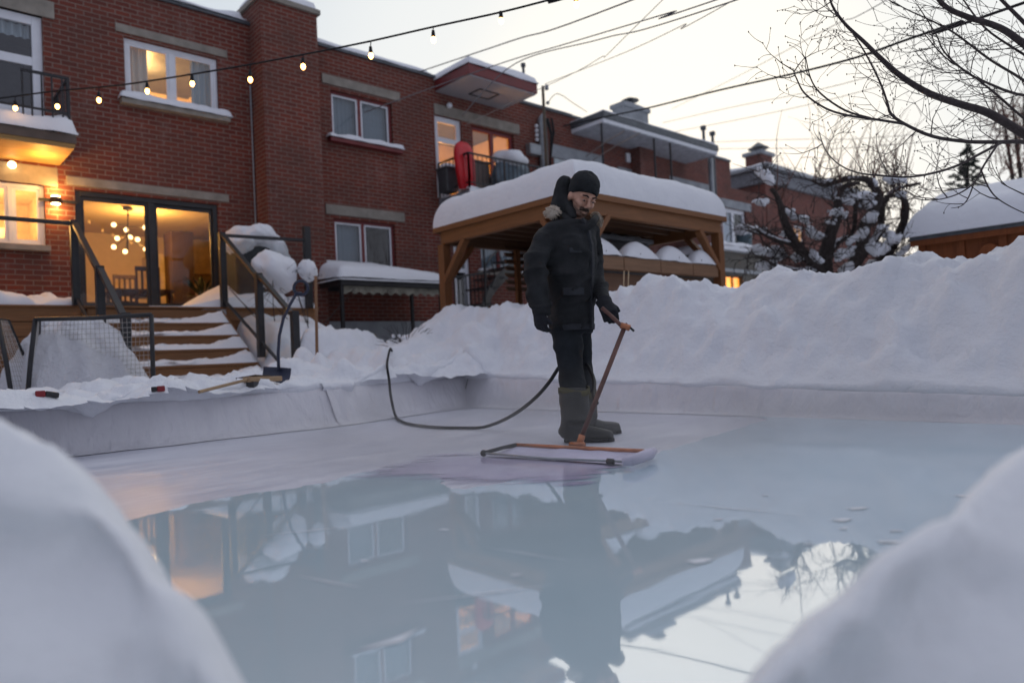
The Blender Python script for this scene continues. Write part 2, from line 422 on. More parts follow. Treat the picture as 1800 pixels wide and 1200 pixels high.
ys = frange(-2.6, .4, .1) + frange(.45, 7.3, .04) + frange(7.35, 9.5, .05) + frange(9.6, 13.1, .12)
tag(MB().grid(xs, ys, terr_v).build('snow_bank', SNOWB, smooth=True), 'long shovelled snow bank around the rink', 'snow bank', kind='structure')
tag(MB().grid(frange(15.9, 60, 1.5), frange(-40, 60, 2), lambda x, y: Vector((x, y, .75 + .25 * fbm(Vector((x, y, 0)) * .3)))).build('snow_field', SNOW, smooth=True), 'snow covered yards behind', 'snow', kind='structure')

DRIFT = None
def on_snow(px, py, lift=0.0, d0=4.0, d1=16.0):
    """first point of the snow surface seen at a pixel"""
    d = d0
    while d < d1:
        p = PD(px, py, d)
        if in_board(p.x, p.y) > .03:
            z = terrain(p.x, p.y)
            if DRIFT and 3.75 < p.x < 6.2 and 8 < p.y < 11.8: z = max(z, DRIFT(p.x, p.y))
            if p.z <= z + lift: return p
        d += .02
    return PD(px, py, d1)
# soft lip of snow along the top of the boards
def lip(pa, pb, side, e0, e1, sd):
    dd = (pb - pa).normalized(); nn = Vector((-dd.y, dd.x, 0)) * side; L = (pb - pa).length
    us = frange(-e0, L + e1, .03); os_ = [-2, -1, 0, .012, .03, .055, .085, .12, .16, .2, .25, .3, .35]
    def fn(u, o):
        q = Vector((u * 1.0, sd, 0)); lump = max(0, noise.noise(q * 1.7)) * .10 + .035 * max(0, noise.noise(q * 6)) + .018
        edge = .012 - .05 * max(0, noise.noise(q * 2.3 + Vector((0, 4, 0)))) + .012 * noise.noise(q * 8)
        if o == -2: p = pa + dd * u + nn * .05; return p + UP * (bth(p.x, p.y) - .05)
        if o == -1: p = pa + dd * u + nn * (edge + .012); return p + UP * (bth(p.x, p.y) - .012 - .5 * max(0, -edge))
        oo = edge + o * (1 - edge / .35); p = pa + dd * u + nn * oo
        bb_ = bth(p.x, p.y); z = max(terrain(p.x, p.y), bb_) if in_board(p.x, p.y) > .02 else bb_
        k = min(1, o / .05); k = (1 - (1 - k) ** 2) ** .5
        z += lump * (.12 + .88 * k) * (1 - sstep((o - .12) / .2)) - .03 * sstep((o - .24) / .1)
        return p + UP * (z + .006)
    tag(MB().grid(us, os_, fn).build('snow_bank', SNOWB, smooth=True), 'snow edge lying along the top of the boards', 'snow bank', kind='structure')
lip(LE, LJ, 1, .1, .25, 1.0); lip(LJ, CORNER, 1, .12, .12, 5.0); lip(CORNER, RE, 1, .12, .1, 9.0)
# ---- ice
def m_ice():
    t = NT('ice_dry'); v = t.coord()
    a = t.noise(t.coord((1.0, 5, 1)), 1.3, 6, .6, .4); b = t.noise(v, 9, 6, .7); c = t.noise(t.coord((3, 22, 1)), 1.6, 5, .65)
    col = t.ramp(a, [(.3, (.53, .54, .62)), (.7, (.68, .68, .74))])
    col = t.mix(t.math('MULTIPLY', t.ramp(c, [(.52, (0, 0, 0)), (.68, (1, 1, 1))]), .75), col, (.80, .81, .85))
    col = t.mix(t.math('MULTIPLY', b, .25), col, (.5, .52, .60))
    n = t.bump(b, .12, .01); n = t.bump(a, .15, .03, n)
    rr = t.ramp(a, [(.3, (.28, .28, .28)), (.7, (.5, .5, .5))])
    return t.done(t.pbsdf(col, rr, 0, n, .35))
def m_water():
    t = NT('wet_ice'); v = t.coord()
    a = t.noise(v, .9, 6, .6, .3); k = t.noise(v, 5, 5, .7)
    col = t.ramp(a, [(.3, (.56, .71, .79)), (.7, (.66, .79, .86))])
    col = t.mix(t.math('MULTIPLY', t.ramp(k, [(.62, (0, 0, 0)), (.8, (1, 1, 1))]), .25), col, (.55, .62, .66))
    df = t.n('ShaderNodeBsdfDiffuse'); t.l(col, df.inputs[0])
    gl = t.n('ShaderNodeBsdfGlossy'); gl.inputs['Roughness'].default_value = .028; gl.inputs[0].default_value = (.93, .96, 1, 1)
    n = t.bump(t.noise(t.coord((1, 1.0, 1)), 2.2, 3, .5), .012, .05); n = t.bump(t.noise(v, 14, 2), .004, .02, n); t.l(n, gl.inputs['Normal'])
    lw = t.n('ShaderNodeLayerWeight'); lw.inputs[0].default_value = .5
    fac = t.n('ShaderNodeMapRange'); fac.inputs['From Min'].default_value = .35; fac.inputs['From Max'].default_value = 1; fac.inputs['To Min'].default_value = .24; fac.inputs['To Max'].default_value = .62
    t.l(lw.outputs['Facing'], fac.inputs[0])
    mx = t.n('ShaderNodeMixShader'); t.l(fac.outputs[0], mx.inputs[0]); t.l(df.outputs[0], mx.inputs[1]); t.l(gl.outputs[0], mx.inputs[2])
    return t.done(mx.outputs[0])
def m_slush():
    t = NT('freezing_slush'); c = t.coord((2.2, 2.2, 1)); v = t.coord()
    a = t.noise(v, 2.5, 6, .65, .5)
    col = t.ramp(a, [(.35, (.46, .41, .58)), (.65, (.66, .62, .77))])
    sh = t.pbsdf(col, .12, 0, t.bump(a, .1, .02), .6)
    tr = t.n('ShaderNodeBsdfTransparent')
    tcx = t.n('ShaderNodeAttribute'); tcx.attribute_name = 'edge'
    st = t.n('ShaderNodeMapping'); 
    tc = t.n('ShaderNodeTexCoord'); t.l(tc.outputs['Object'], st.inputs['Vector']); st.inputs['Rotation'].default_value = (0, 0, math.radians(42)); 
    s2 = t.n('ShaderNodeMapping'); t.l(st.outputs[0], s2.inputs['Vector']); s2.inputs['Scale'].default_value = (1.2, 8, 1)
    m = t.math('ADD', t.noise(s2.outputs[0], 1.5, 5, .65), tcx.outputs['Fac'])
    mk = t.ramp(m, [(.84, (0, 0, 0)), (1.22, (.88, .88, .88))])
    mx = t.n('ShaderNodeMixShader'); t.l(mk, mx.inputs[0]); t.l(tr.outputs[0], mx.inputs[1]); t.l(sh, mx.inputs[2])
    return t.done(mx.outputs[0])
icep = [LE, LJ, CORNER, RE]
mb = MB(); mb.quad(*[Vector((p.x, p.y, 0)) for p in icep]); tag(mb.build('ice', m_ice()), 'dry pale rink ice', 'ice', kind='structure')
# the freshly flooded film: outline traced on the ice plane, edges broken up by noise
wet = [(-60, 1000), (120, 945), (240, 911), (300, 896), (360, 880), (440, 866), (520, 858), (575, 846), (620, 832), (690, 822), (735, 826), (770, 838), (790, 860), (860, 852), (930, 838), (1000, 822), (1080, 815), (1130, 806), (1170, 792), (1230, 772), (1290, 755), (1335, 742), (1350, 737)]
W = [PZ(*p, .004) for p in wet]
def jag(pts, amp, step, seed):
    out = []
    for a, b in zip(pts, pts[1:]):
        n = max(1, int((b - a).length / step))
        for i in range(n):
            p = a.lerp(b, i / n); nn = (b - a).normalized().cross(UP)
            out.append(p + nn * amp * (noise.noise(p * 6 + Vector((seed, 0, 0))) + .6 * noise.noise(p * 19) + .4 * noise.noise(p * 45)))
    return out + [pts[-1]]
Wj = jag(W, .035, .02, 3)
Wj = [Vector((min(p.x, 5.42), p.y, .004)) for p in Wj]
poly = Wj + [Vector((5.44, 3.0, .004)), Vector((5.53, -2.5, .004)), Vector((-2.4, -2.5, .004)), Vector((-2.4, 3.0, .004))]
mb = MB(); fcs = mb.bm.faces.new([mb.bm.verts.new(p) for p in poly]); bmesh.ops.triangulate(mb.bm, faces=[fcs])
tag(mb.build('water', m_water()), 'wet mirror-like film of water on the ice', 'water', kind='structure')
# lilac streaks where the towel has just passed
mb = MB(); sc0, sc1 = PZ(640, 815, .008), PZ(1110, 830, .008)
ax = (sc1 - sc0); sd_ = Vector((-ax.y, ax.x, 0)).normalized()
us = [i / 40 for i in range(41)]; vs_ = [i / 16 for i in range(17)]
mb.grid(us, vs_, lambda u, v: sc0 + ax * u + sd_ * ((v - .45) * 1.15))
o = mb.build('slush', m_slush()); tag(o, 'lilac streaks of freezing water', 'slush', kind='structure')
at = o.data.attributes.new('edge', 'FLOAT', 'POINT')
for i in range(len(us)):
    for j in range(len(vs_)):
        e = min(us[i] * 3.0, (1 - us[i]) * 5, vs_[j] * 3, (1 - vs_[j]) * 3, 1)
        at.data[i * len(vs_) + j].value = .05 + .62 * e ** .7
# ---- rink boards wrapped in white liner
def m_liner():
    t = NT('white_liner'); v = t.coord()
    m = t.n('ShaderNodeMapping'); tc = t.n('ShaderNodeTexCoord'); t.l(tc.outputs['Object'], m.inputs[0]); m.inputs['Rotation'].default_value = (.0, .75, 0); m.inputs['Scale'].default_value = (5, 5, .5)
    a = t.noise(m.outputs[0], 1.6, 3, .5, .6); b = t.noise(v, 2.2, 4)
    m2 = t.n('ShaderNodeMapping'); t.l(tc.outputs['Object'], m2.inputs[0]); m2.inputs['Scale'].default_value = (7, 7, .8)
    c = t.noise(m2.outputs[0], 1.2, 3)
    n = t.bump(a, .8, .04); n = t.bump(c, .5, .03, n)
    col = t.ramp(b, [(.3, (.64, .63, .66)), (.7, (.74, .73, .76))])
    return t.done(t.pbsdf(col, .42, 0, n, .4))
LINER = m_liner()
def board(pa, pb, name, label, joints, side):
    root = thing(name, (pa + pb) / 2, label, 'rink board', 'boards round the rink')
    dd = (pb - pa).normalized(); nn = Vector((-dd.y, dd.x, 0)) * side          # outward
    L = (pb - pa).length; us = [-.09 + (L + .18) * i / int(L / .04) for i in range(int(L / .04) + 1)]
    prof = [(-.22, .0055), (-.16, .012), (-.13, .04), (-.11, .08), (-.085, .13), (-.055, .2), (-.025, .28), (-.004, .335), (.012, BT - .004), (.035, BT), (.06, BT - .006), (.065, .0)]
    def fn(u, k):
        o_, z = prof[k]; p = pa + dd * u
        wr = .014 * noise.noise(Vector((u * 2.2 + z * 4, z * 4, 1))) + .012 * abs(noise.noise(Vector((u * 7 - z * 9, z * 1.2, 5)))) * sstep(z / .1)
        if k < 2: o_ -= .09 * abs(noise.noise(Vector((u * 1.5, k * .3, 2))))
        sc_z = bth(p.x, p.y) / BT
        return p + nn * (o_ * sc_z + wr * sc_z) + UP * (z * sc_z + (.012 * noise.noise(Vector((u * 1.2, 7, 0))) if 6 < k < 11 else 0))
    MB().grid(us, list(range(len(prof))), fn).build('liner', LINER, root, smooth=True)
    for j in joints:
        p = pa + dd * (j * L + .03)
        MB().tube([p + nn * (o_ - .012) + UP * z for o_, z in prof[2:8]], .004, 5).build('seam', BLACK, root)
    return root
board(LE, LJ, 'rink_board', 'white wrapped rink board in front of the hockey nets and stairs', (), 1)
board(LJ, CORNER, 'rink_board', 'slanting white wrapped rink board between the stairs and the far corner', (), 1)
board(CORNER, RE, 'rink_board', 'long white wrapped rink board under the tall snow bank behind the man', (.004,), 1)
# ---- foreground banks the camera looks between
def fore(name, sil, dep0, dep1, side, label, seed, back):
    pts = []
    for i, (px, py) in enumerate(sil):
        k = i / (len(sil) - 1); pts.append(PD(px, py, dep0 + (dep1 - dep0) * k))
    prof = [(p.dot(RT), p.z, p.dot(FW)) for p in pts]
    prof.sort()
    def at(u):  # past the frame edge the heap rises, added to shade its near face
        if u <= prof[0][0]: return (min(1.15, prof[0][1] + (prof[0][0] - u) * .8) if side < 0 else prof[0][1] + (u - prof[0][0]) * 1.5), prof[0][2]
        if u >= prof[-1][0]: return (min(1.15, prof[-1][1] + (u - prof[-1][0]) * .8) if side > 0 else prof[-1][1] - (u - prof[-1][0]) * 1.5), prof[-1][2]
        for a, b in zip(prof, prof[1:]):
            if a[0] <= u <= b[0]:
                k = (u - a[0]) / max(1e-6, b[0] - a[0]); return a[1] + k * (b[1] - a[1]), a[2] + k * (b[2] - a[2])
    def fn(u, v):
        z0, wc = at(u)
        w_ = wc + v
        h = z0 - .03 - (7 * v * v if v > 0 else 2.3 * abs(v) ** 1.35)
        p = Vector((u, w_, seed))
        h += (.05 if side < 0 else .018) * fbm(p * 2.0, 3) + .024 * fbm(p * 6, 3) + .012 * fbm(p * 16, 3) + (.05 if side < 0 else .02) * max(0, noise.noise(p * 3.4) - .1)
        q = RT * u + FW * (w_ - (.09 * fbm(Vector((u * 3, h * 5, seed)), 3) if v < -.03 else 0))
        return Vector((q.x, q.y, max(-.05, h)))
    lo, hi = (prof[0][0] - 1.6, prof[-1][0] + .35) if side < 0 else (prof[0][0] - .35, prof[-1][0] + 1.6)
    tag(MB().grid(frange(lo, hi, .025), frange(-1.1, .7, .025), fn).build(name, SNOWC, smooth=True), label, 'snow bank', kind='structure')
fore('snow_bank', [(-60, 715), (0, 738), (60, 770), (120, 820), (190, 880), (235, 930), (256, 980), (300, 1020), (335, 1075), (370, 1150), (405, 1205), (440, 1290)], 1.25, .95, -1, 'soft snow heap at the near left of the rink', 2.0, 1)
fore('snow_bank', [(1235, 1290), (1300, 1205), (1400, 1085), (1500, 1000), (1600, 935), (1700, 858), (1800, 775), (1850, 745)], .85, 1.2, 1, 'soft snow heap at the near right of the rink', 6.0, 1)

# unseen snow bank added behind the camera to keep light off the near heaps
def shade_bank(u, v):
    q = RT * u + FW * v; p = Vector((u, v, 4))
    return Vector((q.x, q.y, -.05 + 1.9 * sstep((-.45 - v) / .7) + .06 * fbm(p * 2, 4) * sstep((-.45 - v) / .3)))
tag(MB().grid(frange(-3.2, 3.2, .06), frange(-2.4, -.42, .06), shade_bank).build('snow_bank', SNOWC, smooth=True), 'unseen snow bank added behind the camera to shade the near heaps', 'snow bank', kind='structure')

# thin steam lifting off the freshly flooded ice
def m_steam():
    t = NT('steam'); tc = t.n('ShaderNodeTexCoord'); sp = t.n('ShaderNodeSeparateXYZ'); t.l(tc.outputs['Generated'], sp.inputs[0])
    def bell(o): return t.math('MINIMUM', 1.0, t.math('MULTIPLY', t.math('MULTIPLY', o, t.math('SUBTRACT', 1.0, o)), 7.0))
    e = t.math('MULTIPLY', bell(sp.outputs[0]), bell(sp.outputs[1]))
    hz_ = t.math('POWER', t.math('SUBTRACT', 1.0, sp.outputs[2]), 2.2)
    nz = t.noise(t.coord((.9, .9, 2.2)), 1.3, 3, .55, .4)
    d_ = t.math('MULTIPLY', t.math('MULTIPLY', e, hz_), t.math('MULTIPLY', t.math('MAXIMUM', t.math('SUBTRACT', nz, .42), 0.0), STEAM))
    v = t.n('ShaderNodeVolumePrincipled'); v.inputs['Color'].default_value = (.93, .95, 1, 1); v.inputs['Anisotropy'].default_value = .2
    t.l(d_, v.inputs['Density']); t.l(v.outputs[0], t.out.inputs['Volume']); return t.m
STEAM = 2.6
tag(MB().box(1.3, 5.4, -.6, 5.9, .02, .62).build('steam', m_steam()), 'thin steam drifting over the flooded ice', 'steam', kind='stuff')
S.cycles.volume_step_rate = 2.0; S.cycles.volume_max_steps = 64

# flecks of frost and a few skate scratches frozen in the flooded ice
mb = MB(); rnd = random.Random(31)
for x, y, r_ in ((1480, 913, .05), (1483, 928, .022), (1574, 932, .03), (1560, 951, .045), (1262, 912, .025), (1506, 893, .05), (1230, 985, .05), (1690, 870, .04), (1345, 870, .02), (1100, 900, .015), (905, 1010, .02), (640, 985, .02), (1420, 955, .02), (780, 930, .025)):
    r_ *= .7; c = PZ(x, y, .0065); n = 14; ph = rnd.uniform(0, 6)
    ring = [c + RT * (r_ * (1 + .35 * math.sin(3 * a + ph) + .2 * rnd.uniform(-1, 1)) * math.cos(a)) + FW * (r_ * .55 * (1 + .3 * math.sin(2 * a + ph)) * math.sin(a)) for a in [2 * PI * k / n for k in range(n)]]
    mb.bm.faces.new([mb.bm.verts.new(p) for p in ring])
for x0, y0, x1, y1, w_ in ((628, 1143, 738, 1103, .012), (520, 1010, 640, 1032, .004), (700, 1060, 980, 1025, .004), (1150, 880, 1420, 905, .005), (850, 960, 1010, 985, .003), (460, 940, 610, 925, .004)):
    a, b = PZ(x0, y0, .0065), PZ(x1, y1, .0065); s_ = (b - a).normalized().cross(UP) * w_; m_ = a.lerp(b, .55) + s_ * 1.5
    mb.bm.faces.new([mb.bm.verts.new(p) for p in (a, m_ - s_, b, m_ + s_)])
tag(mb.build('frost', m_plain('frost_white', (.72, .75, .79), .8, var=.1)), 'white frost flecks and scratches on the flooded ice', 'frost', kind='stuff')
# ================================================================== brick row houses
Y0 = 13.2; ROOF = 7.17
def R4(tl, br, y=Y0):                                  # rectangle on the facade from its top-left and bottom-right corners
    a, b = PY(*tl, y), PY(*br, y); return [a.x, b.x, b.z, a.z]
def wall_mesh(mb, x0, x1, z0, z1, y, holes, dep=.14):
    xs_ = sorted({x0, x1, *[h[0] for h in holes], *[h[1] for h in holes]}); zs = sorted({z0, z1, *[h[2] for h in holes], *[h[3] for h in holes]})
    for a, b in zip(xs_, xs_[1:]):
        for c, e in zip(zs, zs[1:]):
            mx_, mz = (a + b) / 2, (c + e) / 2
            if any(h[0] < mx_ < h[1] and h[2] < mz < h[3] for h in holes): continue
            mb.quad((a, y, c), (b, y, c), (b, y, e), (a, y, e))
    for h in holes:
        a, b, c, e = h[:4]
        mb.quad((a, y, c), (a, y, e), (a, y + dep, e), (a, y + dep, c)); mb.quad((b, y, c), (b, y + dep, c), (b, y + dep, e), (b, y, e))
        mb.quad((a, y, e), (b, y, e), (b, y + dep, e), (a, y + dep, e)); mb.quad((a, y, c), (a, y + dep, c), (b, y + dep, c), (b, y, c))
    return mb
def house(label, x0, x1, holes, z0=-.05, z1=ROOF, y=Y0, left=False, right=False, mat=None, depth=9):
    h = thing('brick_row_house', ((x0 + x1) / 2, y, 0), label, 'house', 'brick row houses')
    mb = MB(); wall_mesh(mb, x0, x1, z0, z1, y, holes)
    mb.quad((x0, y, z1), (x1, y, z1), (x1, y + .3, z1), (x0, y + .3, z1)); mb.quad((x0, y + .3, z1), (x1, y + .3, z1), (x1, y + .3, z1 - .35), (x0, y + .3, z1 - .35))
    if left: mb.quad((x0, y, z0), (x0, y + depth, z0), (x0, y + depth, z1), (x0, y, z1))
    if right: mb.quad((x1, y, z0), (x1, y + depth, z0), (x1, y + depth, z1), (x1, y, z1))
    mb.build('wall', mat or BRICK, h)
    mb = MB(); mb.box(x0 + .002, x1 - .002, y + .3, y + depth, z1 - .5, z1 - .35).build('roof', TIN, h)
    MB().bar((x0, y + .13, z1 + .03), (x1, y + .13, z1 + .03), .36, .06).build('coping', TIN, h)
    return h
def lintel(h, tl, br, y=Y0, proud=.025, mat=None, name='lintel'):
    r_ = R4(tl, br, y); MB().box(r_[0], r_[1], y - proud, y + .1, r_[2], r_[3]).build(name, mat or STONE, h, bevel=.008); return r_
def frame_mb(x0, x1, z0, z1, y, wd, dp, mull=(), rail=()):
    mb = MB()
    mb.box(x0, x0 + wd, y, y + dp, z0, z1); mb.box(x1 - wd, x1, y, y + dp, z0, z1)
    mb.box(x0 + wd, x1 - wd, y, y + dp, z1 - wd, z1); mb.box(x0 + wd, x1 - wd, y, y + dp, z0, z0 + wd)
    for m in mull: mb.box(m - wd * .6, m + wd * .6, y + .004, y + dp - .004, z0 + wd, z1 - wd)
    for q in rail: mb.box(x0 + wd, x1 - wd, y + .006, y + dp - .006, q - wd * .5, q + wd * .5)
    return mb
def window(h, rc, fm, y=Y0, wd=.07, mull=(.5,), rail=(), glass=None, name='window', sash=None, inset=.06):
    x0, x1, z0, z1 = rc
    ms = [x0 + (x1 - x0) * m for m in mull]; rs = [z0 + (z1 - z0) * q for q in rail]
    wn_ = frame_mb(x0 + .002, x1 - .002, z0 + .002, z1 - .002, y + inset, wd, .07, ms, rs).build(name, fm, h, bevel=.006)
    if sash:
        ed = [x0 + wd] + ms + [x1 - wd]
        mb = MB()
        for i, (a, b) in enumerate(zip(ed, ed[1:])):
            if i == len(ed) - 2 or len(ed) > 2:
                a2 = a + (wd * .6 if i else 0); b2 = b - (wd * .6 if i < len(ed) - 2 else 0); s_ = .04
                for q in ((a2, a2 + s_, z0 + wd, z1 - wd), (b2 - s_, b2, z0 + wd, z1 - wd), (a2 + s_, b2 - s_, z0 + wd, z0 + wd + s_), (a2 + s_, b2 - s_, z1 - wd - s_, z1 - wd)):
                    mb.box(q[0], q[1], y + inset + .02, y + inset + .05, q[2], q[3])
        mb.build('sash', sash, wn_)
    MB().quad((x0 + wd * .5, y + inset + .045, z0 + wd * .5), (x1 - wd * .5, y + inset + .045, z0 + wd * .5), (x1 - wd * .5, y + inset + .045, z1 - wd * .5), (x0 + wd * .5, y + inset + .045, z1 - wd * .5)).build('pane', glass or GLASS, wn_)
    return wn_
def sill(h, x0, x1, z, y=Y0, dep=.14, th=.09, mat=None, snow=.08, seed=1.0):
    s_ = MB().box(x0, x1, y - dep, y + .06, z - th, z).build('sill', mat or STONE, h, bevel=.008)
    if snow: MB().pillow(x0 - .02, x1 + .03, y - dep - .03, y + .05, z + .001, snow, r=.09, step=.03, amp=.05, seed=seed).build('sill_snow', SNOWC, h, smooth=True)
def room(h, x0, x1, z0, z1, y0, dep, mat, e=0, col=(1, .62, .25), lp=None):
    mb = MB(); y1 = y0 + dep
    mb.quad((x0, y1, z0), (x1, y1, z0), (x1, y1, z1), (x0, y1, z1)); mb.quad((x0, y0, z0), (x0, y1, z0), (x0, y1, z1), (x0, y0, z1)); mb.quad((x1, y0, z0), (x1, y0, z1), (x1, y1, z1), (x1, y1, z0))
    mb.quad((x0, y0, z1), (x0, y1, z1), (x1, y1, z1), (x1, y0, z1)); mb.quad((x0, y0, z0), (x1, y0, z0), (x1, y1, z0), (x0, y1, z0))
    o = mb.build('room', mat, h)
    if e: lamp('room_light', lp or ((x0 + x1) / 2, y0 + dep * .55, z1 - .35), e, col, .12, h)
    return o
def curtain(h, x0, x1, z0, z1, y, mat, amp=.03, wl=.11, name='curtain'):
    n = max(8, int((x1 - x0) / .012)); us = [x0 + (x1 - x0) * i / n for i in range(n + 1)]
    return MB().grid(us, [z0, (z0 + z1) / 2, z1], lambda u, v: Vector((u, y + amp * math.sin(u * 2 * PI / wl + .8 * math.sin(u * 9)) * (1 + .2 * (v - z0)), v))).build(name, mat, h, smooth=True)
def roof_snow(h, x0, x1, z, hh, seed, amp=.1, y=Y0, wide=1.4, over=.06):
    MB().pillow(x0, x1, y - over, y + wide, z, hh, r=.35, step=.09, amp=amp, ns=.9, seed=seed).build('roof_snow', SNOW, h, smooth=True)
CURTC = m_plain('curtain_cream', (.62, .52, .42), .9, var=.1, scale=3, stretch=(14, 14, .3))
BLIND = m_plain('blind_blue', (.17, .21, .24), .8, var=.1, scale=2, stretch=(.3, .3, 30))
CURTG = m_plain('curtain_grey', (.30, .36, .40), .9, var=.15, scale=3, stretch=(14, 14, .3))
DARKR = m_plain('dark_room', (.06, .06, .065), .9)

# ------------------------------------------------------------------ house A (left, with the deck)
DZ = 1.62                                              # deck level
slide = R4((131, 333), (390, 545)); slide[2] = DZ + .03
winA = R4((217.5, 66), (386, 200)); winA[2] = PY(222, 176, Y0).z; winA[3] = (PY(217, 66, Y0).z + PY(383, 102, Y0).z) / 2
doorA = [PY(-60, 100, Y0).x, PY(74, 30, Y0).x, PY(70, 190, Y0).z - .15, PY(74, 30, Y0).z]
lowA = [PY(-70, 330, Y0).x, PY(78, 326, Y0).x, PY(78, 433, Y0).z, PY(78, 326, Y0).z]
hA = house('brick row house nearest the camera, with the lit sliding door and wooden deck', -3.0, 5.6, [slide, winA, doorA, lowA], left=True)
lintel(hA, (116, 309.5), (402, 356)); lintel(hA, (202, 40), (399, 103))
lt = PY(95, 18, Y0); MB().box(doorA[0] - .3, lt.x, Y0 - .025, Y0 + .1, doorA[3], doorA[3] + .28).build('lintel', STONE, hA, bevel=.008)
MB().box(lowA[0] - .1, PY(101, 300, Y0).x, Y0 - .025, Y0 + .1, lowA[3] + .002, lowA[3] + .3).build('lintel', STONE, hA, bevel=.008)
# sliding door
sd = frame_mb(slide[0] + .002, slide[1] - .002, slide[2], slide[3] - .002, Y0 + .03, .085, .1, [PY(268, 400, Y0).x]).build('sliding_door', BLACK, hA, bevel=.005)
xm = PY(268, 400, Y0).x
mb = MB()
for a, b, yy in ((slide[0] + .085, xm - .05, .06), (xm + .05, slide[1] - .085, .075)):
    for q in ((a, a + .05, slide[2] + .08, slide[3] - .08), (b - .05, b, slide[2] + .08, slide[3] - .08), (a + .05, b - .05, slide[2] + .08, slide[2] + .15), (a + .05, b - .05, slide[3] - .15, slide[3] - .08)):
        mb.box(q[0], q[1], Y0 + yy, Y0 + yy + .035, q[2], q[3])
mb.build('sash', BLACK, sd)
MB().quad((slide[0] + .1, Y0 + .08, slide[2] + .1), (slide[1] - .1, Y0 + .08, slide[2] + .1), (slide[1] - .1, Y0 + .08, slide[3] - .1), (slide[0] + .1, Y0 + .08, slide[3] - .1)).build('pane', GLASSD, sd)
MB().box(xm - .12, xm - .09, Y0 + .015, Y0 + .055, DZ + .95, DZ + 1.25).build('handle', BLACK, sd)
# upper window, curtains and lit room
window(hA, winA, WHITE, mull=(.49,), sash=WHITE)
sill(hA, winA[0] - .1, winA[1] + .15, winA[2] - .002, seed=2.0, snow=.13)
WARMW = m_plain('bedroom_wall', (.75, .62, .45), .9, var=.05)
room(hA, winA[0] - .5, winA[1] + .5, winA[2] - .9, winA[3] + .35, Y0 + .16, 3.0, WARMW, 120, (1, .52, .16))
curtain(hA, winA[0] + .06, winA[0] + .42, winA[2] + .02, winA[3] - .02, Y0 + .24, CURTC); curtain(hA, winA[1] - .42, winA[1] - .06, winA[2] + .02, winA[3] - .02, Y0 + .24, CURTG)
# balcony door upper left
window(hA, doorA, WHITE, mull=(), name='balcony_door', wd=.14, rail=(.55,))
room(hA, doorA[0] - .1, doorA[1] + .15, doorA[2], doorA[3] + .1, Y0 + .16, 1.5, DARKR)
curtain(hA, doorA[0] + .15, doorA[1] - .14, doorA[2] + 1.3, doorA[3] - .12, Y0 + .2, CURTG)
# lower left window
window(hA, lowA, WHITE, mull=(.58,), sash=WHITE, wd=.06)
sill(hA, lowA[0] - .1, PY(87, 437, Y0).x, lowA[2] - .002, snow=0)
KITW = m_plain('kitchen_wall', (.72, .60, .42), .85)
room(hA, lowA[0] - .1, 2.36, DZ + .05, 3.85, Y0 + .16, 2.6, KITW, 70, (1, .52, .15), (1.5, Y0 + 1.5, 3.3))
mb = MB(); mb.box(1.55, 1.9, Y0 + 1.6, Y0 + 2.2, 2.2, 3.2).build('cupboard', WHITE, hA)
# balcony slab with wooden soffit
bz = 3.99; by = 12.08; bx = 2.41
ft = PY(138, 240, by).z
sl_ = MB().box(-3.0, bx, by, Y0 - .002, bz + .03, ft).build('balcony', PINE, hA, bevel=.01)
MB().box(-3.0, bx - .01, by + .01, Y0 - .004, bz, bz + .028).build('soffit', PINE, sl_)
MB().box(-3.02, bx + .015, by - .025, by - .002, bz + .07, ft + .01).build('fascia', m_plain('fascia_brown', (.10, .075, .06), .7), sl_)
MB().pillow(-3, bx + .02, by - .04, Y0 - .02, ft + .012, .26, r=.16, step=.05, amp=.10, ns=2, seed=4).build('balcony_snow', SNOWC, sl_, smooth=True)
mb = MB(); rz = PY(40, 121, by).z
for px in (40, 56, 74, 92, 110): mb.bar((PY(px, 150, by).x, by + .04, ft), (PY(px, 150, by).x, by + .04, rz), .022, .022)
x_ = PY(40, 150, by).x
mb.bar((x_ - .02, by + .04, rz), (bx - .06, by + .04, rz), .03, .04); mb.bar((x_ - .9, by + .04, ft + .33), (bx - .06, by + .04, ft + .33), .025, .03)
mb.bar((bx - .06, by + .04, ft), (bx - .06, by + .04, rz), .035, .035); mb.bar((bx - .06, by + .04, rz), (bx - .06, Y0, rz), .03, .04); mb.bar((bx - .06, by + .04, ft + .33), (bx - .06, Y0, ft + .33), .025, .03)
for k in range(1, 8): mb.bar((bx - .06, by + .04 + k * .14, ft), (bx - .06, by + .04 + k * .14, rz), .014, .014)
mb.build('balcony_railing', BLACK, sl_)
# lamps of house A : globe under the balcony and the up-and-down wall light
gp = PY(21, 290, Y0 - .12)
g = MB().ell(gp, .055, 14, 10).build('globe_lamp', m_emit('globe_glow', (1, .62, .25), 14), hA, smooth=True)
MB().tube([gp + Vector((0, .12, .02)), gp + Vector((0, .0, .07))], .02).build('lamp_arm', BLACK, g)
lamp('soffit_light', (PY(75, 292, Y0 - .5).x, Y0 - .55, bz - .22), 20, (1, .48, .10), .06, hA)
lamp('soffit_light', (.4, Y0 - .55, bz - .22), 16, (1, .48, .10), .06, hA)
scp = PY(98, 352, Y0 - .06)
sc = MB().tube([scp + Vector((0, 0, -.05)), scp + Vector((0, 0, .05))], .075, 18).build('wall_lamp', m_plain('lamp_bronze', (.03, .025, .02), .4, metal=.6), hA, smooth=False, bevel=.01)
MB().bar(scp + Vector((-.23, .035, .0)), scp + Vector((.30, .035, .0)), .03, .045).build('lamp_bar', BLACK, sc)
MB().tube([scp + Vector((0, 0, -.062)), scp + Vector((0, 0, -.054))], .062, 16).build('lamp_lens', m_emit('lamp_lens_glow', (1, .66, .28), 30), sc)
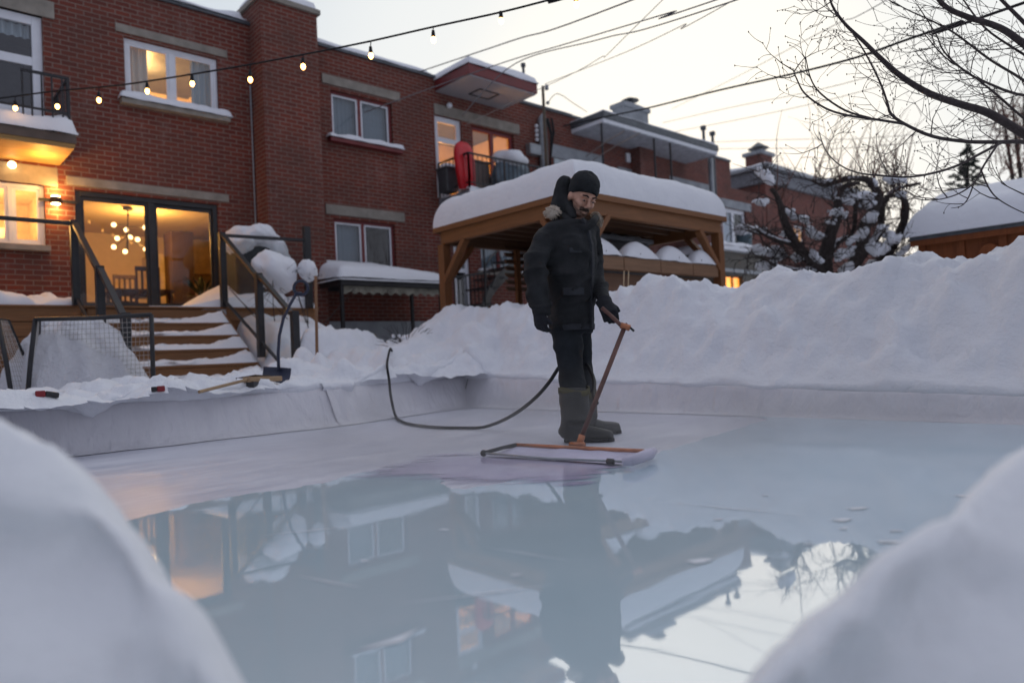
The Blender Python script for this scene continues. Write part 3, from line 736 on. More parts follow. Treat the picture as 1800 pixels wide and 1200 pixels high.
MB().tube([scp + Vector((0, 0, .054)), scp + Vector((0, 0, .062))], .062, 16).build('lamp_lens', bpy.data.materials['lamp_lens_glow'], sc)
lamp('wall_light', scp + Vector((0, -.04, .16)), 10, (1, .50, .12), .04, hA); lamp('wall_light', scp + Vector((0, -.04, -.16)), 10, (1, .50, .12), .04, hA)
roof_snow(hA, -3, 4.55, ROOF + .06, .16, 1.0); roof_snow(hA, 4.2, 5.55, ROOF + .06, .20, 5.0, amp=.12)
# dining room behind the sliding door
rm = room(hA, 2.42, 7.4, DZ, 3.86, Y0 + .16, 5.0, ROOMW, 95, (1, .48, .11), (4.2, Y0 + 2.2, 3.4))
MB().box(2.43, 7.39, Y0 + .17, Y0 + 5.14, DZ + .002, DZ + .02).build('floor', ROOMF, hA)
mb = MB(); mb.box(4.9, 5.5, 17.4, 18.1, DZ + .02, 3.3); mb.box(4.0, 4.9, 17.5, 18.1, DZ + .02, 2.5); mb.box(5.5, 7.2, 17.5, 18.1, DZ + .02, 2.5); mb.box(5.6, 7.2, 17.75, 18.1, 2.95, 3.6)
mb.build('kitchen_cabinet', m_plain('cabinet', (.6, .5, .33), .5), hA, bevel=.01)
# ------------------------------------------------------------------ house B (with brick chimney)
XB0, XB1 = 5.6, 9.92
win2 = R4((580, 160), (692, 258)); win2[2] = PY(583, 243, Y0).z; win2[3] = (PY(580, 160, Y0).z + PY(692, 181, Y0).z) / 2
win3 = R4((586, 383), (697, 460)); win3[2] = win3[3] - 1.05
hB = house('brick row house with the tall chimney stack and maroon framed windows', XB0, XB1, [win2, win3])
lintel(hB, (565, 129), (702.5, 179)); lintel(hB, (571.5, 358), (711, 391))
window(hB, win2, MAROON, mull=(.47,), sash=WHITE, wd=.06, glass=GLASSR); window(hB, win3, MAROON, mull=(.48,), sash=WHITE, wd=.06, glass=GLASSR)
sill(hB, win2[0] - .1, win2[1] + .16, win2[2] - .002, mat=MAROON, snow=.11, seed=6.0)
for wv in (win2, win3):
    room(hB, wv[0] - .1, wv[1] + .1, wv[2] - .1, wv[3] + .05, Y0 + .16, 1.2, DARKR)
    curtain(hB, wv[0] + .06, wv[0] + (wv[1] - wv[0]) * .47, wv[2], wv[3], Y0 + .2, BLIND, amp=.006)
curtain(hB, win2[0] + (win2[1] - win2[0]) * .5, win2[1] - .06, win2[2], win2[3], Y0 + .2, BLIND, amp=.004)
MB().box(6.72, XB1 - .02, Y0 - .05, Y0 - .003, -.05, 1.47).build('foundation', CONC, hB)
CX0, CX1, CYF = 5.62, 6.78, 12.68
ct = PY(553, 18, CYF).z
ch = MB().box(CX0, CX1, CYF, Y0 - .002, -.05, ct - .10).box(CX0, CX1, Y0 - .002, Y0 + .55, ROOF + .1, ct - .1).build('chimney', BRICK, hB)
MB().box(CX0 - .06, CX1 + .06, CYF - .06, Y0 + .6, ct - .098, ct).build('chimney_cap', STONE, ch, bevel=.01)
MB().pillow(CX0 - .02, CX1 + .02, CYF - .02, Y0 + .5, ct + .001, .22, r=.25, step=.05, amp=.06, seed=3).build('chimney_snow', SNOW, ch, smooth=True)
MB().tube([(CX1 + .04, Y0 - .05, 1.2), (CX1 + .04, Y0 - .05, ROOF)], .035, 8).build('downpipe', MAROON, hB)
MB().tube([(CX0 - .035, Y0 - .03, 3.0), (CX0 - .035, Y0 - .03, 6.0)], .014, 6).build('conduit', GREY, hB)
roof_snow(hB, CX1 + .02, 8.5, ROOF + .06, .17, 8.0, amp=.07); roof_snow(hB, 8.1, XB1 - .02, ROOF + .06, .15, 13.0, amp=.07)
# ------------------------------------------------------------------ house C (balcony with canopy)
XC0, XC1 = XB1, 14.74
doorC = [PY(763, 200, Y0).x, PY(811, 215, Y0).x, 4.36, PY(788, 207, Y0).z]
winC = R4((828, 222), (905, 286)); winC[3] = (PY(828, 222, Y0).z + PY(905, 236, Y0).z) / 2; winC[2] = winC[3] - 1.2
doorC2 = [PY(797, 430, Y0).x, PY(825, 440, Y0).x, 1.75, 3.85]
winC2 = R4((843, 428), (915, 478)); winC2[3] = 3.75; winC2[2] = PY(880, 478, Y0).z
hC = house('brick row house with a covered balcony holding the red sled', XC0, XC1, [doorC, winC, doorC2, winC2])
lr = PY(762, 180, Y0); MB().box(XC0 + .05, PY(913, 240, Y0).x, Y0 - .025, Y0 + .1, doorC[3] + .002, doorC[3] + .26).build('lintel', STONE, hC, bevel=.008)
dc = window(hC, doorC, WHITE, mull=(), name='balcony_door', wd=.13, rail=(.42, .72))
window(hC, winC, MAROON, mull=(.5,), wd=.09)
MB().box(winC[0] - .5, winC[1] + .12, Y0 - .02, Y0 + .05, winC[2] - .08, winC[2] - .002).build('sill', STONE, hC)
WARM2 = m_plain('living_wall', (.80, .66, .45), .9, var=.05)
room(hC, doorC[0] - .02, winC[1] + .6, 4.4, 6.75, Y0 + .16, 2.6, WARM2, 75, (1, .46, .13), (11.3, Y0 + 1.6, 5.0))
MB().box(winC[0] + .25, winC[0] + .45, Y0 + 2.6, Y0 + 2.74, 5.6, 6.1).build('picture', m_plain('picture', (.35, .28, .2), .7), hC)
window(hC, doorC2, WHITE, mull=(), name='door', wd=.1, rail=(.45,)); window(hC, winC2, MAROON, mull=(.5,), wd=.08, glass=GLASSR)
for q in (doorC2, winC2): room(hC, q[0] - .02, q[1] + .02, q[2], q[3], Y0 + .16, 1.0, DARKR)
curtain(hC, winC2[0] + .08, winC2[1] - .08, winC2[2], winC2[3], Y0 + .22, CURTG, amp=.01)
MB().box(winC2[0] - .1, winC2[1] + .1, Y0 - .08, Y0 + .05, winC2[2] - .09, winC2[2] - .002).build('sill', STONE, hC)
MB().pillow(winC2[0] - .1, winC2[1] + .1, Y0 - .1, Y0 + .04, winC2[2], .06, step=.05, seed=5).build('sill_snow', SNOWC, hC, smooth=True)
kz = 6.86; kx0, kx1, ky = 10.02, 12.16, 11.93
cn = MB().box(kx0, kx1, ky, Y0 - .002, kz + .03, kz + .26).build('canopy', MAROON, hC, bevel=.008)
MB().box(kx0 + .03, kx1 - .03, ky + .03, Y0 - .004, kz, kz + .028).build('soffit', SOFFIT, cn)
q0 = 10.75; mb = MB()
for q in ((q0, q0 + .62, 12.42, 12.45), (q0, q0 + .62, 12.82, 12.85), (q0, q0 + .03, 12.45, 12.82), (q0 + .59, q0 + .62, 12.45, 12.82)): mb.box(q[0], q[1], q[2], q[3], kz - .015, kz - .001)
mb.build('hatch', BLACK, cn)
MB().pillow(kx0 - .03, kx1 + .03, ky - .03, Y0 + .5, kz + .262, .24, r=.3, step=.06, amp=.04, ns=1.2, seed=17).build('canopy_snow', SNOW, cn, smooth=True)
gl_ = PY(790, 186, Y0 - .1); MB().ell(gl_, .07, 12, 8).build('globe_lamp', WHITE, hC, smooth=True)
MB().tube([(kx1 - .2, ky + .25, kz + .3), (kx1 - .2, ky + .25, kz + .72)], .035, 8).tube([(kx1 - .2, ky + .25, kz + .72), (kx1 - .2, ky + .25, kz + .8)], .06, 8).build('vent_pipe', TIN, hC)
bC = MB().box(kx0 - .02, 13.3, 12.05, Y0 - .002, 4.15, 4.33).build('balcony', m_plain('balcony_grey', (.20, .21, .23), .7), hC, bevel=.01)
MB().box(kx0 - .04, 13.32, 12.02, 12.048, 4.12, 4.36).build('fascia', WHITE, bC)
MB().pillow(kx0 - .02, 13.3, 12.03, 12.5, 4.362, .07, r=.1, step=.07, amp=.05, seed=8).build('balcony_snow', SNOWC, bC, smooth=True)
mb = MB(); rz = 5.15
for a, b in (((kx0, Y0 - .02), (kx0, 12.08)), ((kx0, 12.08), (13.25, 12.08))):
    a, b = Vector((*a, 0)), Vector((*b, 0)); n = max(2, int((b - a).length / .13))
    mb.bar(a + UP * rz, b + UP * rz, .04, .04); mb.bar(a + UP * 4.5, b + UP * 4.5, .025, .025)
    for k in range(n + 1): mb.bar(a.lerp(b, k / n) + UP * 4.36, a.lerp(b, k / n) + UP * rz, .014 if k % 8 else .035, .014 if k % 8 else .035)
mb.build('balcony_railing', BLACK, bC)
roof_snow(hC, XC0 + .02, XC1, ROOF + .06, .05, 21.0, amp=.03)
# service mast and meter on house C
mb = MB(); mp0 = PY(957, 210, Y0 - .12)
for k, dx in enumerate((-.13, 0.02)): mb.tube([(mp0.x + dx, Y0 - .1, 4.3), (mp0.x + dx, Y0 - .1, mp0.z - .1 * k), (mp0.x + dx + .05, Y0 - .2, mp0.z + .08 - .1 * k)], .075 if k == 0 else .06, 10)
mb.build('service_conduit', GREY, hC, smooth=True)
mt = PY(943, 263, Y0 - .1); MB().box(mt.x - .3, mt.x + .12, Y0 - .18, Y0 - .003, mt.z - .16, mt.z + .12).build('junction_box', GREY, hC, bevel=.02)
mb = MB(); random.seed(5)
for k in range(6):
    a = Vector((mp0.x - .05 + .05 * k, Y0 - .22, mp0.z - .15 + .2 * random.random())); mb.tube([a, a + Vector((.10 - .02 * k, -.05, -.4)), a + Vector((.12 - .05 * k, 0, -.9)), a + Vector((.1 - .05 * k, .05, -1.4 - .3 * random.random()))], .02, 5)
mb.build('cable_bundle', RUBBER, hC, smooth=True)
mb = MB()
for k in range(4): mb.ell((mp0.x - .34, Y0 - .14, mp0.z - .25 - .12 * k), .05, 8, 6)
mb.build('insulator', WHITE, hC, smooth=True)
# ------------------------------------------------------------------ house D (long grey canopy)
XD0, XD1 = XC1, 23.13; XW, XE, ZW = 21.9, 25.6, 6.25
doorD = [PY(1130, 280, Y0).x - .2, PY(1130, 280, Y0).x + .5, 4.3, 6.2]
lowD = [PY(1268, 345, Y0).x, PY(1309, 352, Y0).x, 3.4, PY(1268, 346, Y0).z - .35]
doorD2 = [PY(935, 245, Y0).x, 16.6, 5.0, PY(1000, 290, Y0).z]
hD = house('last brick row house, under a long grey flat canopy with thin posts', XD0, XW, [], mat=BRICKF)
mb = MB(); wall_mesh(mb, XW, XD1, ZW, ROOF, Y0, []); mb.quad((XD1, Y0, ZW), (XD1, Y0 + 6, ZW), (XD1, Y0 + 6, ROOF), (XD1, Y0, ROOF)); mb.build('wall', BRICKF, hD)
mb = MB(); wall_mesh(mb, XW, XE, -.05, ZW, Y0, [lowD]); mb.quad((XE, Y0, -.05), (XE, Y0 + 2, -.05), (XE, Y0 + 2, ZW), (XE, Y0, ZW)); mb.quad((XD1 + .002, Y0, ZW), (XE, Y0, ZW), (XE, Y0 + 2, ZW), (XD1 + .002, Y0 + 2, ZW)); mb.build('wall', BRICKF, hD)
MB().bar((XW, Y0 + .13, ROOF + .03), (XD1, Y0 + .13, ROOF + .03), .36, .06).build('coping', TIN, hD); MB().box(XW, XD1 - .01, Y0 + .3, Y0 + 9, ROOF - .5, ROOF - .35).build('roof', TIN, hD)
dz = 6.70
cd = MB().box(14.72, 20.36, 12.03, Y0 - .002, dz + .02, dz + .13).build('canopy', WHITE, hD, bevel=.008)
MB().box(14.75, 20.33, 12.06, Y0 - .004, dz, dz + .018).build('soffit', m_plain('soffit_blue', (.42, .44, .48), .7), cd)
MB().box(14.70, 20.38, 12.0, Y0 + .3, dz + .132, dz + .31).build('flashing', TIN, cd)
MB().pillow(14.70, 20.38, 12.0, Y0 + 1.5, dz + .312, .10, r=.3, step=.1, amp=.05, ns=.8, seed=31).build('canopy_snow', SNOW, cd, smooth=True)
for px in (1060, 1151, 1179):
    p = PY(px, 260, 12.1); MB().tube([(p.x, 12.12, 3.8), (p.x, 12.12, dz)], .03, 8).build('post', BLACK, cd)
mb = MB(); rz = 5.4
mb.bar((14.8, 12.12, rz), (20.3, 12.12, rz), .04, .04); mb.bar((14.8, 12.12, 4.6), (20.3, 12.12, 4.6), .03, .03)
for k in range(38): mb.bar((14.8 + k * .145, 12.12, 4.5), (14.8 + k * .145, 12.12, rz), .014, .014)
mb.build('balcony_railing', BLACK, hD)
bd = MB().box(14.75, 20.36, 12.03, Y0 - .002, 4.25, 4.45).build('balcony', m_plain('balcony_far', (.2, .2, .22), .7), hD)
MB().pillow(14.75, 20.36, 12.0, 13.0, 4.452, .15, step=.12, amp=.06, seed=4).build('balcony_snow', SNOWC, bd, smooth=True)
p0, p1 = PY(1126, 290, Y0 - .35), PY(1150, 290, Y0 - .35)
MB().box(p0.x, p1.x, Y0 - .35, Y0 - .002, 2.2, dz - .002).build('pier', BRICKF, hD)
lt0, lt1 = PY(968, 262, Y0), PY(1060, 290, Y0)
MB().box(lt0.x, lt1.x, Y0 - .03, Y0 + .1, 5.92, 6.28).build('lintel', CONC, hD, bevel=.008)
MB().box(lt0.x + .1, lt1.x - .3, Y0 - .02, Y0 + .02, 4.45, 5.90).build('door', m_plain('door_pale', (.42, .48, .50), .5), hD)
lx = PY(1102, 278, Y0); MB().box(lx.x - .09, lx.x + .09, Y0 - .08, Y0 - .003, lx.z - .14, lx.z + .14).build('wall_lamp', WHITE, hD, bevel=.02)
cz = R4((1085, 293), (1122, 315)); MB().box(cz[0], cz[1], Y0 - .03, Y0 + .02, cz[2] - .1, cz[3]).build('window', CONC, hD)
cz = PY(1205, 322, Y0); MB().box(cz.x - .9, 22.0, Y0 - .02, Y0 + .05, cz.z - .15, cz.z + .12).build('lintel', CONC, hD)
dp = PY(1243, 310, 12.5); MB().tube([(dp.x, 12.35, 3.8), (dp.x, 12.35, dz)], .085, 10).build('downspout', GREY, hD, smooth=True)
for px, top in ((1236, 222), (1252, 232)):
    p = PY(px, top, 12.8); mb = MB(); mb.tube([(p.x, 12.8, 4.0 if px > 1240 else dz + .3), (p.x, 12.8, p.z - .1)], .05, 8); mb.tube([(p.x, 12.8, p.z - .12), (p.x, 12.8, p.z)], .10, 8); mb.build('vent_pipe', TIN, hD)
window(hD, lowD, WHITE, mull=(.5,), wd=.14, glass=GLASSR); MB().box(lowD[0] - .1, lowD[1] + .4, Y0 - .03, Y0 + .05, lowD[3] + .01, lowD[3] + .3).build('lintel', CONC, hD)
room(hD, lowD[0] - .1, lowD[1] + .1, lowD[2], lowD[3], Y0 + .16, 1.2, DARKR)
lc = [lowD[0] + .15, (lowD[0] + lowD[1]) / 2, lowD[2] + .1, lowD[3] - .1]
curtain(hD, lc[0], lc[1], lc[2], lc[3], Y0 + .2, WHITE, amp=.03)
g0, g1 = PY(1097, 215, 15.5), PY(1140, 215, 15.5)
gt = PY(1118, 192, 15.5).z
chd = MB().box(g0.x, g1.x, 15.5, 16.0, ROOF, gt).build('chimney', CONC, hD)
MB().box(g0.x - .06, g1.x + .06, 15.42, 16.08, gt - .02, gt + .13).build('chimney_cap', CONC, chd, bevel=.01)
gm = (g0.x + g1.x) / 2; MB().tube([(gm, 15.75, gt + .13), (gm, 15.75, gt + .36)], .10, 10).tube([(gm, 15.75, gt + .36), (gm, 15.75, gt + .38), (gm, 15.75, gt + .5)], [.34, .32, .04], 12).build('chimney_pot', TIN, chd)
MB().pillow(g0.x + .1, g1.x, 15.5, 16.0, gt + .132, .09, step=.05, seed=3).build('chimney_snow', SNOW, chd, smooth=True)
MB().box(XD0, XD1, Y0 + .5, Y0 + 6, ROOF - .36, ROOF + .1).build('roof_snow', SNOW, hD)
MB().pillow(20.5, XD1, Y0 - .05, Y0 + 1.4, ROOF + .06, .08, step=.1, seed=9, amp=.04).build('roof_snow', SNOW, hD, smooth=True)
# ------------------------------------------------------------------ house E beyond, jutting forward
c0 = PX(1285, 297, XE + .1); ezt = c0.z
c1 = PZ(1345, 283, ezt); ezt -= .32
EX0, EX1, EY = XE + .1, PY(1545, 420, c1.y).x, c1.y
hE = thing('brick_house', (EX0 + 5, EY, 0), 'brick house jutting out behind the snowy apple tree, with a grey hipped eave', 'house')
wE = [PY(1396, 400, EY).x, PY(1412, 400, EY).x, PY(1400, 428, EY).z, PY(1400, 396, EY).z]
mb = MB(); wall_mesh(mb, EX0, EX1, -.05, ezt - .55, EY, [wE]); mb.quad((EX0, EY, -.05), (EX0, EY + 12, -.05), (EX0, EY + 12, ezt - .55), (EX0, EY, ezt - .55)); mb.quad((EX1, EY, -.05), (EX1, EY + 12, -.05), (EX1, EY + 12, ezt - .55), (EX1, EY, ezt - .55)); mb.build('wall', BRICKF, hE)
window(hE, wE, WHITE, y=EY, mull=(.5,), wd=.1); room(hE, wE[0] - .1, wE[1] + .1, wE[2], wE[3], EY + .16, 1.2, WARMW, 8)
evm = m_plain('eave_slate', (.20, .21, .23), .8, var=.3, scale=12)
MB().box(EX0 - .1, EX1 + .1, EY - .12, EY + 12, ezt - .54, ezt + .0).build('parapet', evm, hE, bevel=.03)
MB().box(EX0 - .25, EX1 + .25, EY - .3, EY + 12, ezt + .002, ezt + .14).build('cornice', GREY, hE, bevel=.02)
MB().pillow(EX0 - .25, EX1 + .2, EY - .28, EY + 3, ezt + .142, .14, step=.2, seed=12, amp=.07, ns=.8).build('roof_snow', SNOW, hE, smooth=True)
e0, e1 = PY(1338, 282, EY + 3), PY(1358, 282, EY + 3); et = PY(1345, 272, EY + 3).z
ce = MB().box(e0.x, e1.x, EY + 3, EY + 3.8, ezt, et).build('chimney', BRICKF, hE); MB().box(e0.x - .12, e1.x + .12, EY + 2.9, EY + 3.9, et, et + .16).build('chimney_cap', CONC, ce)
em = (e0.x + e1.x) / 2; MB().tube([(em, EY + 3.4, et + .16), (em, EY + 3.4, et + .4)], .2, 8).tube([(em, EY + 3.4, et + .4), (em, EY + 3.4, et + .42), (em, EY + 3.4, et + .7)], [.5, .45, .05], 10).build('chimney_pot', TIN, ce)
# lean-to below house D's window : ledge, olive panel, lit basement window
lf = thing('enclosed_porch', (23, 12, 0), 'olive enclosed porch with snowy roof ledge and small orange lit window', 'porch')
LY = 11.6; a0, a1 = PY(1263, 440, LY), PY(1342, 440, LY)
wL = [PY(1276, 490, LY).x, PY(1306, 490, LY).x, PY(1290, 512, LY).z, PY(1290, 484, LY).z]
mb = MB(); wall_mesh(mb, a0.x, a1.x, -.05, PY(1300, 444, LY).z, LY, [wL]); mb.quad((a0.x, LY, -.05), (a0.x, Y0, -.05), (a0.x, Y0, PY(1300, 444, LY).z), (a0.x, LY, PY(1300, 444, LY).z)); mb.build('wall', m_plain('olive_siding', (.13, .12, .10), .8, stretch=(1, 1, 8)), lf)
lz = PY(1300, 444, LY).z
MB().box(a0.x - .15, a1.x + .15, LY - .2, Y0 - .05, lz + .002, lz + .14).build('ledge', WHITE, lf, bevel=.01)
MB().pillow(a0.x - .15, a1.x + .15, LY - .22, Y0 - .1, lz + .142, .12, step=.1, seed=2, amp=.06).build('ledge_snow', SNOWC, lf, smooth=True)
MB().box(a0.x + .02, a1.x, LY - .06, LY - .002, PY(1300, 480, LY).z, PY(1300, 474, LY).z).build('trim', GREY, lf)
window(lf, wL, BLACK, y=LY, mull=(.5,), wd=.05); room(lf, wL[0] - .1, wL[1] + .1, wL[2], wL[3], LY + .16, .8, WARMW, 25, (1, .45, .08))
pb = PY(1323, 415, LY); mb = MB(); mb.tube([(pb.x, LY + .3, lz + .14), (pb.x, LY + .3, lz + .75)], [.22, .26], 14); pbin = mb.build('planter_tub', m_plain('teal_tub', (.06, .10, .12), .5), None)
tag(pbin, 'dark teal tub on the snowy porch ledge', 'tub')
t_ = MB().ell((pb.x, LY + .3, lz + .8), (.35, .3, .2), 12, 8, noise_amp=.1).build('tub_snow', SNOWC, pbin, smooth=True)
# ================================================================== deck, stairs, railings and things around them
X0D, X1D, YD = -2.8, 6.1, 11.85
DKS = m_plain('deck_top', (.22, .12, .06), .7, var=.3, stretch=(1, 12, 12))
dk = thing('wooden_deck', (3.4, 12, 0), 'snowy wooden deck with stairs in front of the lit sliding door', 'deck')
mb = MB()
for k in range(9):
    y = YD + .012 + k * .148; mb.box(X0D, CX0 - .005 if y + .14 > CYF else X1D, y, y + .138, DZ - .045, DZ)
mb.build('deck_boards', DECK, dk)
mb = MB()
for k in range(7): mb.box(X0D, 2.36, YD - .03, YD - .004, DZ - .03 - .21 * (k + 1) + .012, DZ - .03 - .21 * k)
for k in range(7): mb.box(4.46, X1D, YD - .03, YD - .004, DZ - .03 - .21 * (k + 1) + .012, DZ - .03 - .21 * k)
mb.build('skirt', DECK, dk)
MB().box(X0D - .02, X1D + .02, YD - .05, YD + .01, DZ - .03, DZ + .002).build('nosing', DECK, dk, bevel=.006)
stz = [1.62, 1.345, 1.13, .91, .68, .445]; run = .36
for i in range(1, 6):
    z = stz[i]; y = YD - run * i
    s_ = MB().box(2.42, 4.38, y, y + run + .02, z - .045, z).build('step', DECK, dk, bevel=.006)
    MB().box(2.44, 4.36, y + run - .03, y + run - .006, z + .003, stz[i - 1] - .047).build('riser', DECK, s_)
    def zt(x, y_): return z + .002
    # trodden snow left on the tread: deeper to the right and at the back
    n = 60
    def tread(u, v, z=z, y=y, i=i):
        x = 2.43 + 1.94 * u
        q = Vector((x * 3 + i * 7, v * 2, i))
        e = .5 + .5 * fbm(q, 3)
        front = .05 + .24 * e * (1 - sstep((u - .6) * 2.4)) * .9
        yy = y + front * .85 + (run - .05 - front * .85) * v
        h = (.018 + .085 * e + .03 * max(0, noise.noise(q * 4)) + .12 * sstep((u - .72) * 3.6)) * min(1, (v * 3.4) ** .6) * min(1, u * 14, (1 - u) * 18 + .45)
        return Vector((x, yy - (.05 * sstep((u - .7) * 4) if v == 0 else 0), z + .002 + h))
    MB().grid([k / n for k in range(n + 1)], [k / 9 for k in range(10)], tread).build('step_snow', SNOWC, dk, smooth=True)
for x in (2.38, 4.40):
    MB().prism([(x - .02, YD, stz[0] - .06), (x - .02, YD - run * 5.3, .28), (x - .02, YD - run * 5.3, .0), (x - .02, YD, .4)], (.04, 0, 0)).build('stringer', DECK, dk)
MB().pillow(X0D, 2.34, 11.88, 13.0, DZ + .002, .17, r=.12, step=.05, amp=.16, ns=2.2, seed=3.3).build('deck_snow', SNOWC, dk, smooth=True)
def drift(x, y):
    a = sstep((x - 3.65) / 1.0); b = sstep((x - 3.9) / 1.6)
    return DZ + .004 + .01 + a * .12 + b * (.62 * sstep((y - 11.7) / 1.0)) + .05 * fbm(Vector((x * 2, y * 2, 4)), 3) * a
MB().grid(frange(3.3, 5.6, .05), frange(11.83, 13.15, .05), lambda x, y: Vector((x, y, drift(x, y) - (.3 if y < 11.84 else 0))), ).build('deck_snow', SNOWC, dk, smooth=True)
MB().pillow(5.55, 6.1, 11.85, 12.64, DZ + .002, .25, r=.2, step=.05, amp=.05, seed=5).build('deck_snow', SNOWC, dk, smooth=True)
# railings : posts, rails, glass panels, one railing a side
def railing(label, x, posts, far):
    rt = thing('deck_railing', (x, 11, .4), label, 'railing', 'railings of the deck stairs')
    for (y, z0, z1) in posts: MB().box(x - .05, x + .05, y - .05, y + .05, z0, z1).build('post', BLACK, rt, bevel=.006)
    top = [Vector((x, p[0], p[2] - .05)) for p in posts]
    for a, b in zip(top, top[1:]): MB().bar(a + Vector((0, -.05, 0)), b + Vector((0, .05, 0)), .05, .075, (1, 0, 0)).build('rail', GREY if False else BLACK, rt, bevel=.004)
    a = Vector((x, posts[0][0], DZ + .12)); b = Vector((x, posts[-1][0], posts[-1][2] - .98)); MB().bar(a, b, .03, .04, (1, 0, 0)).build('bottom_rail', BLACK, rt)
    for a, b in zip(posts, posts[1:]):
        fa, fb = (a[0] - .07), (b[0] + .07)
        lo = lambda y: (DZ + .16) + (b_z - DZ - .12) * (posts[0][0] - y) / (posts[0][0] - posts[-1][0])
        b_z = posts[-1][2] - .98
        up = lambda y: a[2] - .12 + (b[2] - a[2]) * (a[0] - y) / (a[0] - b[0])
        MB().quad((x, fa, lo(fa)), (x, fb, lo(fb)), (x, fb, up(fb)), (x, fa, up(fa))).build('glass_panel', PANELG, rt)
    # level run along the deck front
    x2 = far; zz = posts[0][2] - .05
    a, b = Vector((x, posts[0][0], zz)), Vector((x2, posts[0][0], zz + (.0 if x2 < x else .03))); MB().bar(a, b, .05, .075, (0, 1, 0)).build('rail', BLACK, rt, bevel=.004)
    if x2 > x:
        MB().box(x2 - .06, x2 + .06, posts[0][0] - .05, posts[0][0] + .05, DZ, zz + .28).build('post', BLACK, rt, bevel=.006)
        MB().quad((x + .08, posts[0][0], DZ + .35), (x2 - .08, posts[0][0], DZ + .35), (x2 - .08, posts[0][0], zz - .08), (x + .08, posts[0][0], zz - .08)).build('glass_panel', PANELG, rt)
    return rt
railing('black stair railing with glass panels nearer the wall lamp, left side of the stairs', 2.30, [(11.8, DZ, 2.86), (10.4, .62, 2.02), (9.25, .30, 1.32)], -2.5)
railing('black stair railing with glass panels beside the shovel, right side of the stairs', 4.42, [(11.8, DZ, 2.86), (10.4, .75, 2.02), (9.25, .45, 1.36)], 5.93)
# extra slope of snow to the right of the stairs
def side(x, y):
    t = sstep((y - 8.3) / 3.2); k = sstep((x - 4.25) / .5)
    z = .40 + 1.05 * t * k + .08 * fbm(Vector((x * 2.2, y * 2.2, 1)), 4)
    e = min((x - 4.1) / .3, (6.15 - x) / .7, (y - 8.0) / .5, 1)
    return z - .55 * (1 - sstep(e))
tag(MB().grid(frange(3.75, 6.2, .045), frange(8.0, 11.82, .05), lambda x, y: Vector((x, y, side(x, y)))).build('snow_pile', SNOWC, smooth=True), 'sloping snow drift on the right side of the stairs', 'snow', kind='structure')
# barbecue and shrubs under snow at the deck corner
bq = thing('covered_barbecue', (5.2, 12.3, DZ), 'dark barbecue under a big dome of snow on the deck corner', 'barbecue')
cb = PY(450, 455, 12.25); BBX = cb.x
MB().box(BBX - .42, BBX + .38, 12.05, 12.6, DZ + .05, cb.z + .22).build('body', m_plain('bbq_cover', (.03, .033, .035), .7, var=.5), bq, bevel=.05)
MB().ell((BBX + .02, 12.3, cb.z + .36), (.46, .38, .27), 24, 16, noise_amp=.14, ns=3).ell((BBX - .30, 12.2, cb.z + .22), (.26, .32, .16), 20, 12, noise_amp=.09).ell((BBX + .36, 12.15, cb.z + .08), (.20, .28, .26), 20, 12, noise_amp=.10).build('snow_dome', SNOWC, bq, remesh=.03, dsp=lambda p, n: p + n * .05 * fbm(p * 5, 4))
def twigs(mb, c, n, L, r, up=.3, sd=1, kink=.25):
    rnd = random.Random(sd)
    for _ in range(n):
        d = Vector((rnd.uniform(-1, 1), rnd.uniform(-1, 1), rnd.uniform(up - .6, 1))).normalized(); p = Vector(c); pts = [p.copy()]
        for k in range(4):
            d = (d + Vector((rnd.uniform(-1, 1), rnd.uniform(-1, 1), rnd.uniform(-1, 1))) * kink).normalized(); p = p + d * L / 4; pts.append(p.copy())
        mb.tube(pts, [r, r * .8, r * .6, r * .5, r * .3], 4)
def snow_shrub(name, label, px, py, y, rr, sd, base):
    c = PY(px, py, y); sh = thing(name, (c.x, c.y, base), label, 'shrub', 'snow laden shrubs by the deck')
    mb = MB(); twigs(mb, (c.x, c.y, base), 5, (c.z - base) * 1.0, .012, 1.4, sd, .1); twigs(mb, c - Vector((0, 0, rr[2] * .8)), 26, rr[0] * 1.5, .006, -.1, sd + 1); mb.build('stem', BARK, sh)
    rot = Matrix.Rotation(.5 if rr[0] > .25 else 0, 3, 'Y')
    MB().ell(c, rr, 24, 16, rot=rot, noise_amp=rr[0] * .25, ns=4).build('snow_clump', SNOWC, sh, smooth=True, dsp=lambda p, n: p + n * .045 * fbm(p * 7, 4))
    return sh
snow_shrub('snowy_shrub', 'shrub bent under a large snow lump between railing post and shovel grip', 483, 478, 10.9, (.36, .28, .30), 3, 1.0)
snow_shrub('snowy_shrub', 'small round snow lump on thin twigs beside the wooden stake', 541, 475, 10.6, (.16, .15, .18), 8, 1.0)
st0, st1 = PD(555, 485, 9.0), PD(556, 616, 9.0)
tag(MB().tube([st1 - UP * .3, st0], [.02, .018], 8).build('wooden_stake', m_wood('stake_wood', (.32, .17, .09), 2)), 'bare wooden stake stuck upright in the snow right of the shovel', 'stake')
